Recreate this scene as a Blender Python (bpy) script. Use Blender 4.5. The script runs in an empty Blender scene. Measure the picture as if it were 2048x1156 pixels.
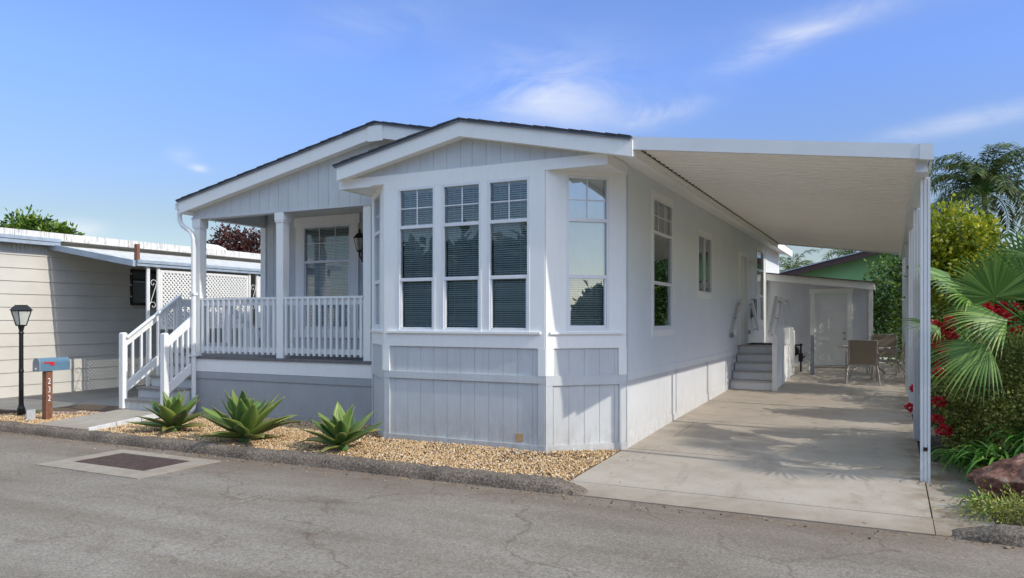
import bpy, bmesh, math, random
import numpy as np
from mathutils import Vector, Matrix, noise
R = math.radians
random.seed(7)
scene = bpy.context.scene
col = scene.collection

# ------------------------------------------------------------------ materials
def new_mat(name):
    m = bpy.data.materials.new(name); m.use_nodes = True
    nt = m.node_tree; b = nt.nodes['Principled BSDF']
    return m, nt, b
def N(nt, kind, **kw):
    n = nt.nodes.new(kind)
    for k, v in kw.items():
        if k.startswith('i_'):
            key = k[2:]
            key = int(key) if key.isdigit() else key.replace('_', ' ')
            n.inputs[key].default_value = v
        else: setattr(n, k, v)
    return n
def ramp(nt, fac, stops):
    r = nt.nodes.new('ShaderNodeValToRGB')
    e = r.color_ramp.elements
    while len(e) < len(stops): e.new(0.5)
    for el, (p, c) in zip(e, stops):
        el.position = p; el.color = (*c, 1) if len(c) == 3 else c
    nt.links.new(fac, r.inputs['Fac']); return r.outputs['Color']
def objco(nt, scale=(1,1,1)):
    t = N(nt, 'ShaderNodeNewGeometry'); m = N(nt, 'ShaderNodeMapping'); m.inputs['Scale'].default_value = scale
    nt.links.new(t.outputs['Position'], m.inputs['Vector']); return m.outputs['Vector']
def noise_tex(nt, vec, scale, detail=4, rough=.6, dist=0.0):
    n = N(nt, 'ShaderNodeTexNoise'); n.inputs['Scale'].default_value = scale
    n.inputs['Detail'].default_value = detail; n.inputs['Roughness'].default_value = rough
    n.inputs['Distortion'].default_value = dist
    nt.links.new(vec, n.inputs['Vector']); return n.outputs['Fac']
def mixc(nt, fac, a, b, blend='MIX'):
    m = N(nt, 'ShaderNodeMix', data_type='RGBA', blend_type=blend)
    for s, v in ((m.inputs[0], fac), (m.inputs[6], a), (m.inputs[7], b)):
        if hasattr(v, 'links') or isinstance(v, bpy.types.NodeSocket): nt.links.new(v, s)
        elif isinstance(v, (int, float)): s.default_value = v
        else: s.default_value = (*v, 1)
    return m.outputs[2]
def bump(nt, b, h, strength=.3, dist=.01):
    n = N(nt, 'ShaderNodeBump'); n.inputs['Strength'].default_value = strength; n.inputs['Distance'].default_value = dist
    nt.links.new(h, n.inputs['Height']); nt.links.new(n.outputs['Normal'], b.inputs['Normal'])

def paint(name, c, rough=.55, grain=True, var=.06, dirt=.10, splash=0):
    m, nt, b = new_mat(name)
    v = objco(nt)
    f = noise_tex(nt, v, 1.3, 5, .65)
    lo = tuple(x*(1-var*1.6) for x in c); hi = tuple(min(1, x*(1+var*.5)) for x in c)
    cc = ramp(nt, f, [(.3, lo), (.7, hi)])
    f2 = noise_tex(nt, objco(nt, (6, 6, .8)), 4, 4, .6)
    d = ramp(nt, f2, [(.35, (1-dirt,)*3), (.6, (1,1,1))])
    cc = mixc(nt, 1.0, cc, d, 'MULTIPLY')
    if splash:
        sp = N(nt, 'ShaderNodeSeparateXYZ'); nt.links.new(v, sp.inputs[0])
        mr = N(nt, 'ShaderNodeMapRange'); mr.inputs[1].default_value = .50; mr.inputs[2].default_value = -.05; nt.links.new(sp.outputs['Z'], mr.inputs[0])
        mm = N(nt, 'ShaderNodeMath', operation='MULTIPLY'); nt.links.new(mr.outputs[0], mm.inputs[0]); nt.links.new(ramp(nt, noise_tex(nt, objco(nt, (5,5,2.5)), 2, 5, .7), [(.35, (0,0,0)), (.7, (splash,)*3)]), mm.inputs[1])
        cc = mixc(nt, mm.outputs[0], cc, (.30, .25, .19))
    nt.links.new(cc, b.inputs['Base Color'])
    b.inputs['Roughness'].default_value = rough
    if grain:
        g = noise_tex(nt, objco(nt, (70, 70, 3.5)), 1.0, 3, .6, 1.2)
        bump(nt, b, g, .35, .004)
    return m
def plain(name, c, rough=.5, metal=0, var=.12, scale=8, bmp=0, bscale=60):
    m, nt, b = new_mat(name)
    f = noise_tex(nt, objco(nt), scale, 4, .6)
    cc = ramp(nt, f, [(.3, tuple(x*(1-var) for x in c)), (.7, tuple(min(1,x*(1+var)) for x in c))])
    nt.links.new(cc, b.inputs['Base Color'])
    b.inputs['Roughness'].default_value = rough; b.inputs['Metallic'].default_value = metal
    if bmp: bump(nt, b, noise_tex(nt, objco(nt), bscale, 4, .6), bmp, .01)
    return m
M = {}
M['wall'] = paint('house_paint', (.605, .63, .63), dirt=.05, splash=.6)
M['sidewall'] = paint('house_paint_lifted', (.79, .83, .84), var=.03, dirt=.02)  # house paint lightened to lift the carport shade on the side wall
M['sideskirt'] = paint('house_paint_sunlit', (.66, .675, .69), var=.04, dirt=.06, splash=.6)  # same paint for the sunlit foot of that wall, lightened less
M['shed'] = paint('shed_paint', (.64, .65, .70), dirt=.05)
M['skirt'] = paint('house_paint_shaded', (.40, .42, .43), dirt=.06, splash=.6)  # house paint darkened to hold the deep shade below the porch
M['trim'] = paint('trim_paint', (.90, .90, .865), grain=True, var=.02, dirt=.03)
M['vinyl'] = plain('window_vinyl', (.78, .79, .80), .35, var=.03)
M['rail'] = paint('rail_paint', (.82, .83, .82), grain=False, var=.03, dirt=.06)
M['alum'] = plain('carport_aluminium', (.72, .735, .74), .35, .0, .04, 3)
M['canopy'] = plain('canopy_underside', (.94, .91, .85), .38, .0, .02, 1.2)
M['shingle'] = plain('roof_shingles', (.045, .045, .05), .9, 0, .4, 30, .5)
M['drip'] = plain('drip_edge', (.17, .21, .27), .5)
M['deck'] = plain('deck_boards', (.16, .15, .15), .7, 0, .2, 12)
M['tread'] = plain('stair_treads', (.27, .25, .24), .7, 0, .2, 12)
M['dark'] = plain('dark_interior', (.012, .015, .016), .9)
M['blind'] = plain('blind_slats', (.88, .90, .86), .5, 0, .05)
M['blindlight'] = plain('pale_blind_slats', (.88, .90, .87), .5, 0, .05)
M['door'] = plain('door_paint', (.80, .81, .80), .4, 0, .04, 3)
M['bronze'] = plain('bronze', (.05, .04, .03), .4, .7)
M['black'] = plain('black_metal', (.015, .015, .017), .4, .3)
M['steel'] = plain('steel', (.35, .36, .38), .35, .8)
M['grey'] = plain('grey_paint', (.22, .25, .28), .5)
M['cream'] = plain('neighbour_siding', (.56, .54, .48), .6, 0, .06, 1.5)
M['bluetrim'] = plain('neighbour_trim', (.30, .36, .42), .5, 0, .15, 6)
M['whitelat'] = plain('lattice_paint', (.74, .74, .72), .6, 0, .05)
M['wood'] = plain('stained_post', (.20, .085, .045), .6, 0, .25, 20)
M['mailblue'] = plain('mailbox_paint', (.10, .19, .27), .35, 0, .08)
M['red'] = plain('flag_red', (.55, .015, .02), .4)
M['green'] = plain('green_wall', (.19, .36, .135), .6, 0, .08, 1)
M['brownfascia'] = plain('brown_fascia', (.07, .035, .03), .6)
M['tan'] = plain('sling_fabric', (.26, .215, .155), .7, 0, .06)
M['frame'] = plain('chair_frame', (.34, .30, .26), .4, .2)
M['patch'] = plain('bare_wood', (.50, .33, .18), .7, 0, .2, 40)
M['paletread'] = plain('pale_tread', (.42, .41, .40), .7, 0, .12, 12)
M['rust'] = plain('rusty_plate', (.085, .058, .052), .75, .2, .3, 14)
M['terra'] = plain('terracotta', (.24, .12, .09), .8)
M['bark'] = plain('bark', (.12, .085, .06), .9, 0, .4, 14, .6, 30)
M['edging'] = plain('edging_board', (.62, .63, .63), .7, 0, .15, 14)
M['timber'] = plain('weathered_timber', (.10, .065, .055), .85, 0, .3, 14)
M['brick'] = plain('border_stone', (.36, .25, .20), .85, 0, .3, 10)
M['silver'] = plain('signplate', (.42, .44, .46), .5)
M['houseopp'] = plain('opposite_house_wall', (.50, .48, .42), .7)
M['white'] = plain('white_flat', (.78, .78, .77), .6, 0, .05)
M['mat'] = plain('doormat', (.02, .02, .02), .95)

def roofmetal():
    m, nt, b = new_mat('weathered_white_roof')
    g = noise_tex(nt, objco(nt, (1, 9, 1.2)), 3, 6, .7)
    cc = ramp(nt, g, [(.35, (.26, .25, .22)), (.5, (.60, .59, .56)), (.7, (.74, .73, .71))])
    nt.links.new(cc, b.inputs['Base Color']); b.inputs['Roughness'].default_value = .7
    return m
M['roofmetal'] = roofmetal()

def asphalt():
    m, nt, b = new_mat('old_asphalt')
    v = objco(nt)
    big = noise_tex(nt, v, .45, 5, .6)
    c0 = ramp(nt, big, [(.3, (.196, .172, .142)), (.7, (.256, .229, .192))])
    fine = noise_tex(nt, v, 55, 3, .75)
    sp = ramp(nt, fine, [(.32, (.42, .42, .42)), (.5, (.98, .98, .98)), (.68, (1.65, 1.62, 1.58))])
    c1 = mixc(nt, .68, c0, sp, 'MULTIPLY')
    # stretched wheel stains along the road
    st = noise_tex(nt, objco(nt, (.35, 1.8, 1)), 1.1, 4, .6)
    c1 = mixc(nt, 1.0, c1, ramp(nt, st, [(.35, (.80, .77, .74)), (.6, (1.03, 1.03, 1.03))]), 'MULTIPLY')
    # cracks: two scales of distorted cell borders, broken up by noise
    def crack(scale, w, seed, lo):
        nz = N(nt, 'ShaderNodeTexNoise'); nz.inputs['Scale'].default_value = 1.6; nz.inputs['Detail'].default_value = 5
        mp = N(nt, 'ShaderNodeMapping'); mp.inputs['Location'].default_value = (seed, seed*.7, 0); nt.links.new(v, mp.inputs['Vector'])
        nt.links.new(mp.outputs['Vector'], nz.inputs['Vector'])
        add = N(nt, 'ShaderNodeVectorMath', operation='MULTIPLY_ADD')
        nt.links.new(nz.outputs['Color'], add.inputs[0]); add.inputs[1].default_value = (1.3, 1.3, 0)
        nt.links.new(mp.outputs['Vector'], add.inputs[2])
        vo = N(nt, 'ShaderNodeTexVoronoi', feature='DISTANCE_TO_EDGE', voronoi_dimensions='2D'); vo.inputs['Scale'].default_value = scale
        nt.links.new(add.outputs['Vector'], vo.inputs['Vector'])
        line = ramp(nt, vo.outputs['Distance'], [(0, (1,1,1)), (w, (0,0,0))])
        br = ramp(nt, noise_tex(nt, mp.outputs['Vector'], .8, 2, .5), [(lo, (0,0,0)), (lo+.1, (1,1,1))])
        return mixc(nt, 1.0, line, br, 'MULTIPLY')
    k1 = crack(.50, .012, 3.1, .30); k2 = crack(1.25, .018, 11.7, .40)
    c1 = mixc(nt, k1, c1, (.14, .108, .08)); c1 = mixc(nt, 1, c1, ramp(nt, noise_tex(nt, v, .75, 3, .5, .5), [(.30, (.74, .69, .67)), (.37, (1,1,1))]), 'MULTIPLY')
    m2 = N(nt, 'ShaderNodeMath', operation='MULTIPLY'); m2.inputs[1].default_value = .7; nt.links.new(k2, m2.inputs[0])
    c1 = mixc(nt, m2.outputs[0], c1, (.13, .10, .075))
    # brown soil dusting near the kerb line
    sep = N(nt, 'ShaderNodeSeparateXYZ'); nt.links.new(v, sep.inputs[0])
    mr = N(nt, 'ShaderNodeMapRange'); mr.inputs[1].default_value = 5.7; mr.inputs[2].default_value = 6.75
    nt.links.new(sep.outputs['Y'], mr.inputs[0])
    mu = N(nt, 'ShaderNodeMath', operation='MULTIPLY'); nt.links.new(mr.outputs[0], mu.inputs[0])
    nt.links.new(noise_tex(nt, v, 2.5, 5, .7), mu.inputs[1])
    c1 = mixc(nt, mu.outputs[0], c1, (.14, .085, .052))
    nt.links.new(c1, b.inputs['Base Color']); b.inputs['Roughness'].default_value = .92
    bump(nt, b, fine, .6, .006)
    return m
M['asphalt'] = asphalt()
def concrete(name, base, dark=.75, spots=True):
    m, nt, b = new_mat(name)
    v = objco(nt)
    a = noise_tex(nt, v, .9, 6, .6); bb = noise_tex(nt, objco(nt, (1, 1.25, 1)), 2.1, 6, .7)
    c = ramp(nt, a, [(.3, tuple(x*dark for x in base)), (.65, base)])
    c = mixc(nt, 1, c, ramp(nt, bb, [(.3, (.84, .82, .79)), (.58, (1,1,1))]), 'MULTIPLY')
    fi = noise_tex(nt, v, 90, 3, .7)
    c = mixc(nt, .6, c, ramp(nt, fi, [(.3, (.75, .75, .75)), (.7, (1.15, 1.15, 1.15))]), 'MULTIPLY')
    if spots:
        sx = N(nt, 'ShaderNodeSeparateXYZ'); nt.links.new(v, sx.inputs[0])
        d1 = N(nt, 'ShaderNodeMath', operation='SUBTRACT'); nt.links.new(sx.outputs['X'], d1.inputs[0]); d1.inputs[1].default_value = .42
        d2 = N(nt, 'ShaderNodeMath', operation='ABSOLUTE'); nt.links.new(d1.outputs[0], d2.inputs[0])
        d3 = N(nt, 'ShaderNodeMapRange'); d3.inputs[1].default_value = .42; d3.inputs[2].default_value = 0; nt.links.new(d2.outputs[0], d3.inputs[0])
        d4 = N(nt, 'ShaderNodeMath', operation='MULTIPLY'); nt.links.new(d3.outputs[0], d4.inputs[0]); nt.links.new(ramp(nt, noise_tex(nt, v, 3.2, 5, .7), [(.38, (0,0,0)), (.62, (1,1,1))]), d4.inputs[1])
        c = mixc(nt, d4.outputs[0], c, (.20, .145, .085))
        tm = noise_tex(nt, objco(nt, (2.2, .8, 1)), 1.3, 6, .7, .8)
        c = mixc(nt, 1, c, ramp(nt, tm, [(.30, (.80, .78, .76)), (.46, (1,1,1))]), 'MULTIPLY')
        d5 = N(nt, 'ShaderNodeMapRange'); d5.inputs[1].default_value = 7.35; d5.inputs[2].default_value = 6.75; nt.links.new(sx.outputs['Y'], d5.inputs[0])
        d6 = N(nt, 'ShaderNodeMath', operation='MULTIPLY'); nt.links.new(d5.outputs[0], d6.inputs[0]); nt.links.new(noise_tex(nt, v, 4, 5, .7), d6.inputs[1])
        c = mixc(nt, d6.outputs[0], c, (.22, .16, .11))
        sp = noise_tex(nt, v, 6.5, 2, .4)
        c = mixc(nt, 1, c, ramp(nt, sp, [(.20, (.55, .50, .44)), (.27, (1,1,1))]), 'MULTIPLY')
    nt.links.new(c, b.inputs['Base Color']); b.inputs['Roughness'].default_value = .85
    bump(nt, b, fi, .15, .003)
    return m
M['concrete'] = concrete('driveway_concrete', (.455, .402, .335), .88)
M['walk'] = concrete('walkway_concrete', (.42, .375, .315), .85)
M['collar'] = concrete('collar_concrete', (.46, .43, .37), .88)
M['joint'] = plain('joint_dirt', (.05, .042, .035), .95)
M['darkasph'] = concrete('neighbour_drive', (.26, .25, .235), .7, False)
M['soil'] = plain('soil', (.11, .075, .05), .95, 0, .3, 12, .6, 40)
M['ground'] = plain('ground', (.14, .13, .09), .95, 0, .3, 1)
def kerbmat():
    m, nt, b = new_mat('kerb_concrete'); v = objco(nt)
    a = noise_tex(nt, v, 45, 4, .75); c = ramp(nt, a, [(.3, (.035, .029, .024)), (.5, (.17, .14, .112)), (.72, (.40, .35, .29))])
    l = noise_tex(nt, v, 2.2, 4, .6); c = mixc(nt, 1, c, ramp(nt, l, [(.3, (.55, .55, .55)), (.7, (1.2, 1.15, 1.1))]), 'MULTIPLY')
    nt.links.new(c, b.inputs['Base Color']); b.inputs['Roughness'].default_value = .95; bump(nt, b, a, 1, .012); return m
M['kerb'] = kerbmat()
def island(name, stops, rough=.6, trans=0.0, patch=None):
    m, nt, b = new_mat(name)
    g = N(nt, 'ShaderNodeNewGeometry')
    c = ramp(nt, g.outputs['Random Per Island'], stops)
    if patch:
        f = noise_tex(nt, objco(nt), patch, 3, .6)
        c = mixc(nt, 1, c, ramp(nt, f, [(.32, (.45, .5, .5)), (.62, (1.25, 1.2, 1.1))]), 'MULTIPLY')
    nt.links.new(c, b.inputs['Base Color']); b.inputs['Roughness'].default_value = rough
    if trans:
        t = N(nt, 'ShaderNodeBsdfTranslucent'); nt.links.new(c, t.inputs['Color'])
        mx = N(nt, 'ShaderNodeMixShader'); mx.inputs[0].default_value = trans
        nt.links.new(b.outputs[0], mx.inputs[1]); nt.links.new(t.outputs[0], mx.inputs[2])
        nt.links.new(mx.outputs[0], nt.nodes['Material Output'].inputs['Surface'])
    return m
M['gravel'] = island('tan_gravel', [(0, (.24, .14, .06)), (.2, (.46, .285, .135)), (.6, (.61, .415, .215)), (.9, (.72, .56, .34)), (1, (.76, .71, .62))], .85)
M['leafdark'] = island('dark_leaves', [(0, (.012, .03, .008)), (.6, (.035, .075, .018)), (1, (.08, .13, .03))], .5, .25, .9)
M['leafgreen'] = island('hedge_leaves', [(0, (.035, .085, .012)), (.6, (.10, .20, .02)), (1, (.24, .34, .04))], .45, .2, 1.2)
M['leafyellow'] = island('yellow_green_leaves', [(0, (.09, .14, .01)), (.5, (.27, .34, .02)), (1, (.52, .48, .03))], .45, .35, 1.8)
M['leafolive'] = island('olive_small_leaves', [(0, (.10, .13, .02)), (.6, (.32, .36, .075)), (1, (.58, .58, .17))], .6, .25, 1.5)
M['leafred'] = island('purple_leaves', [(0, (.03, .008, .008)), (.6, (.085, .022, .018)), (1, (.17, .05, .035))], .6, .2, 1)
M['palm'] = island('queen_palm_leaflets', [(0, (.04, .065, .015)), (.6, (.10, .15, .035)), (1, (.26, .28, .09))], .45, .25, .7)
M['fan'] = island('fan_palm_blades', [(0, (.055, .13, .02)), (.6, (.125, .255, .035)), (1, (.27, .39, .09))], .38, .15)
M['strap'] = island('strap_leaves', [(0, (.04, .12, .018)), (.6, (.09, .24, .03)), (1, (.19, .38, .06))], .35, .3)
M['flower'] = island('red_petals', [(0, (.35, .005, .012)), (.5, (.62, .015, .035)), (1, (.75, .06, .09))], .5, .3)
M['dry'] = island('dry_litter', [(0, (.10, .06, .03)), (.5, (.22, .14, .07)), (1, (.34, .25, .14))], .8)
def agavemat():
    m, nt, b = new_mat('agave_leaf')
    g = N(nt, 'ShaderNodeNewGeometry')
    c = ramp(nt, g.outputs['Random Per Island'], [(0, (.045, .11, .03)), (.6, (.09, .185, .04)), (1, (.18, .275, .055))])
    f = noise_tex(nt, objco(nt), 7, 4, .6)
    c = mixc(nt, ramp(nt, f, [(.60, (0,0,0)), (.72, (.6,.6,.6))]), c, (.28, .30, .06))
    at = N(nt, 'ShaderNodeAttribute'); at.attribute_name = 'edge'
    c = mixc(nt, at.outputs['Fac'], c, (.30, .22, .06))
    nt.links.new(c, b.inputs['Base Color']); b.inputs['Roughness'].default_value = .42
    return m
M['agave'] = agavemat()
def rockmat():
    m, nt, b = new_mat('red_rock'); v = objco(nt)
    a = noise_tex(nt, v, 9, 6, .7); c = ramp(nt, a, [(.32, (.05, .024, .017)), (.47, (.18, .078, .05)), (.56, (.25, .13, .09)), (.68, (.44, .32, .25))])
    nt.links.new(c, b.inputs['Base Color']); b.inputs['Roughness'].default_value = .8; bump(nt, b, a, .9, .03); return m
M['rock'] = rockmat()
def glass(name, tint=(.86, .93, .92), add=.07, mul=1.5):
    m, nt, b = new_mat(name); nt.nodes.remove(b)
    tr = N(nt, 'ShaderNodeBsdfTransparent'); tr.inputs[0].default_value = (*tint, 1)
    gl = N(nt, 'ShaderNodeBsdfGlossy'); gl.inputs['Roughness'].default_value = .01; gl.inputs[0].default_value = (.92, .97, 1, 1)
    fr = N(nt, 'ShaderNodeFresnel'); fr.inputs[0].default_value = 1.5
    ma = N(nt, 'ShaderNodeMath', operation='MULTIPLY_ADD', use_clamp=True); ma.inputs[1].default_value = mul; ma.inputs[2].default_value = add
    nt.links.new(fr.outputs[0], ma.inputs[0])
    mx = N(nt, 'ShaderNodeMixShader'); nt.links.new(ma.outputs[0], mx.inputs[0])
    nt.links.new(tr.outputs[0], mx.inputs[1]); nt.links.new(gl.outputs[0], mx.inputs[2])
    nt.links.new(mx.outputs[0], nt.nodes['Material Output'].inputs['Surface'])
    return m
M['glass'] = glass('window_glass')
M['mirrorglass'] = glass('coated_window_glass', (.9, .97, .94), .30, 1.6)
M['clearglass'] = glass('clear_glass', (.9, .95, .93), .03, 1)
M['frost'] = plain('frosted_glass', (.50, .52, .48), .3)

# ------------------------------------------------------------------ mesh helpers
def link(o, parent=None):
    col.objects.link(o)
    if parent is not None: o.parent = parent
    return o
def tag(o, label=None, cat=None, group=None, kind=None):
    if label: o['label'] = label
    if cat: o['category'] = cat
    if group: o['group'] = group
    if kind: o['kind'] = kind
    return o
def thing(name, loc, label, cat, group=None, rz=0):
    o = bpy.data.objects.new(name, None); o.location = loc; o.rotation_euler = (0, 0, rz)
    o.empty_display_size = .2
    link(o); return tag(o, label, cat, group)
class F:                                    # a wall frame: u along the wall, n outward, z up
    def __init__(s, x, y, deg):
        a = R(deg); s.o = (x, y); s.U = (math.cos(a), math.sin(a)); s.N = (math.sin(a), -math.cos(a))
    def p(s, u, n, z): return (s.o[0]+u*s.U[0]+n*s.N[0], s.o[1]+u*s.U[1]+n*s.N[1], z)
class MB:
    def __init__(s): s.v = []; s.f = []; s.sm = False
    def hexa(s, pts):
        k = len(s.v); s.v += [tuple(p) for p in pts]
        for q in ((0,1,2,3),(7,6,5,4),(0,4,5,1),(1,5,6,2),(2,6,7,3),(3,7,4,0)): s.f.append(tuple(k+i for i in q))
        return s
    def box(s, x0, x1, y0, y1, z0, z1):
        return s.hexa([(x0,y0,z0),(x0,y1,z0),(x1,y1,z0),(x1,y0,z0),(x0,y0,z1),(x0,y1,z1),(x1,y1,z1),(x1,y0,z1)])
    def fbox(s, fr, u0, u1, n0, n1, z0, z1, z1b=None, z0b=None):   # z1b: top height at u1
        if z1b is None: z1b = z1
        if z0b is None: z0b = z0
        P = fr.p
        return s.hexa([P(u0,n0,z0),P(u0,n1,z0),P(u1,n1,z0b),P(u1,n0,z0b),P(u0,n0,z1),P(u0,n1,z1),P(u1,n1,z1b),P(u1,n0,z1b)])
    def bar(s, a, b, w, h, up=(0,0,1)):
        a = Vector(a); b = Vector(b); d = (b-a).normalized(); u = Vector(up)
        if abs(d.dot(u)) > .98: u = Vector((1,0,0))
        x = d.cross(u).normalized()*w/2; y = x.cross(d).normalized()*h/2
        return s.hexa([a-x-y, a+x-y, a+x+y, a-x+y, b-x-y, b+x-y, b+x+y, b-x+y])
    def vbar(s, a, b, w, h):                # bar with plumb ends: w horizontal, h vertical
        a = Vector(a); b = Vector(b); d = Vector((b.x-a.x, b.y-a.y, 0)).normalized()
        x = Vector((d.y, -d.x, 0))*w/2; z = Vector((0,0,h/2))
        return s.hexa([a-x-z, a+x-z, a+x+z, a-x+z, b-x-z, b+x-z, b+x+z, b-x+z])
    def prism(s, pts, a0, a1, axis='y'):    # pts in xz extruded along y, or in yz along x, or in xy along z
        k = len(s.v); n = len(pts)
        for a in (a0, a1):
            for p, q in pts:
                s.v.append((p, a, q) if axis == 'y' else (a, p, q) if axis == 'x' else (p, q, a))
        s.f.append(tuple(k+i for i in range(n))); s.f.append(tuple(k+n+n-1-i for i in range(n)))
        for i in range(n): s.f.append((k+i, k+n+i, k+n+(i+1)%n, k+(i+1)%n))
        return s
    def tube(s, pts, r, seg=8, cap=True):
        pts = [Vector(p) for p in pts]; rs = r if isinstance(r, (list, tuple)) else [r]*len(pts)
        k = len(s.v); prev = None
        for i, p in enumerate(pts):
            d = (pts[min(i+1, len(pts)-1)]-pts[max(i-1, 0)]).normalized()
            if prev is None:
                ref = Vector((0,0,1)) if abs(d.z) < .9 else Vector((1,0,0)); x = d.cross(ref).normalized()
            else: x = (prev - d*prev.dot(d)).normalized()
            prev = x; y = d.cross(x)
            for j in range(seg):
                t = 2*math.pi*j/seg; s.v.append(tuple(p+(x*math.cos(t)+y*math.sin(t))*rs[i]))
        for i in range(len(pts)-1):
            for j in range(seg):
                a = k+i*seg+j; b2 = k+i*seg+(j+1)%seg; s.f.append((a, b2, b2+seg, a+seg))
        if cap:
            s.f.append(tuple(k+j for j in range(seg))[::-1]); e = k+(len(pts)-1)*seg; s.f.append(tuple(e+j for j in range(seg)))
        return s
    def lathe(s, c, prof, seg=24):          # prof: (r, z) pairs
        return s.tube([(c[0], c[1], c[2]+z) for r, z in prof], [max(r, .0005) for r, z in prof], seg)
    def quad(s, *p):
        k = len(s.v); s.v += [tuple(q) for q in p]; s.f.append(tuple(range(k, k+len(p)))); return s
    def build(s, name, mat, parent=None, smooth=False, bevel=0, recalc=True):
        me = bpy.data.meshes.new(name)
        v = s.v
        if parent is not None and parent.type == 'EMPTY' or (parent is not None):
            w = Matrix.Identity(4); q = parent; chain = []
            while q is not None: chain.append(q); q = q.parent
            for q in reversed(chain): w = w @ (Matrix.Translation(q.location) @ q.rotation_euler.to_matrix().to_4x4())
            if getattr(s, 'world', True):
                inv = w.inverted(); v = [tuple(inv @ Vector(p)) for p in v]
        me.from_pydata(v, [], s.f); me.materials.append(mat)
        if recalc:
            bm = bmesh.new(); bm.from_mesh(me); bmesh.ops.recalc_face_normals(bm, faces=bm.faces); bm.to_mesh(me); bm.free()
        if smooth:
            me.shade_smooth()
        o = bpy.data.objects.new(name, me); link(o, parent)
        if bevel:
            b = o.modifiers.new('bevel', 'BEVEL'); b.width = bevel; b.segments = 2; b.limit_method = 'ANGLE'
        return o
class ML(MB):                                # the same, with points given in the parent's own space
    world = False
def npmesh(name, V, Fq, mat, parent=None, smooth=False):
    me = bpy.data.meshes.new(name); V = np.asarray(V, dtype=np.float32).reshape(-1, 3); Fq = np.asarray(Fq, dtype=np.int32)
    if parent is not None:
        V = V - np.array(parent.matrix_basis.translation if parent.parent is None else (0,0,0), dtype=np.float32)
    n, k = Fq.shape
    me.vertices.add(len(V)); me.vertices.foreach_set('co', V.ravel())
    me.loops.add(n*k); me.loops.foreach_set('vertex_index', Fq.ravel())
    me.polygons.add(n); me.polygons.foreach_set('loop_start', np.arange(0, n*k, k, dtype=np.int32))
    try: me.polygons.foreach_set('loop_total', np.full(n, k, dtype=np.int32))
    except Exception: pass
    me.update(calc_edges=True); me.validate(); me.materials.append(mat)
    if smooth: me.shade_smooth()
    o = bpy.data.objects.new(name, me); return link(o, parent)

def gz(y):                                   # height of the lot above the kerb line
    return float(np.interp(y, [6.0, 6.8, 7.3, 8.9, 11.4, 15.8, 21, 30, 60], [-.10, -.088, -.06, -.015, .065, .16, .36, .45, .5]))

# ------------------------------------------------------------------ world, sun, camera
SUN = Vector((.816, -.062, .568)).normalized()
w = bpy.data.worlds.new("World"); scene.world = w; w.use_nodes = True
nt = w.node_tree; bg = nt.nodes['Background']
sky = N(nt, 'ShaderNodeTexSky', sky_type='NISHITA'); sky.sun_disc = False
sky.sun_elevation = math.asin(SUN.z); sky.sun_rotation = math.atan2(SUN.x, SUN.y)
sky.air_density = 1.0; sky.dust_density = .3; sky.ozone_density = 3.0; sky.altitude = 0
tc = N(nt, 'ShaderNodeTexCoord')
nrm = N(nt, 'ShaderNodeVectorMath', operation='NORMALIZE'); nt.links.new(tc.outputs['Generated'], nrm.inputs[0])
f_px, TH = 1510.0, R(26.5)
def skydir(px, py):
    u = (px-1024)/f_px; c, s = math.cos(TH), math.sin(TH)
    return Vector((-s+u*c, c+u*s, (636-py)/f_px)).normalized()
wn = N(nt, 'ShaderNodeTexNoise'); wn.inputs['Scale'].default_value = 7; wn.inputs['Detail'].default_value = 7; wn.inputs['Roughness'].default_value = .6; wn.inputs['Distortion'].default_value = .6
mpn = N(nt, 'ShaderNodeMapping'); mpn.inputs['Scale'].default_value = (1, 1, 2.6); nt.links.new(nrm.outputs[0], mpn.inputs[0]); nt.links.new(mpn.outputs[0], wn.inputs['Vector'])
wr = ramp(nt, wn.outputs['Fac'], [(.34, (0,0,0)), (.68, (1,1,1))])
cloudsum = None
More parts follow.
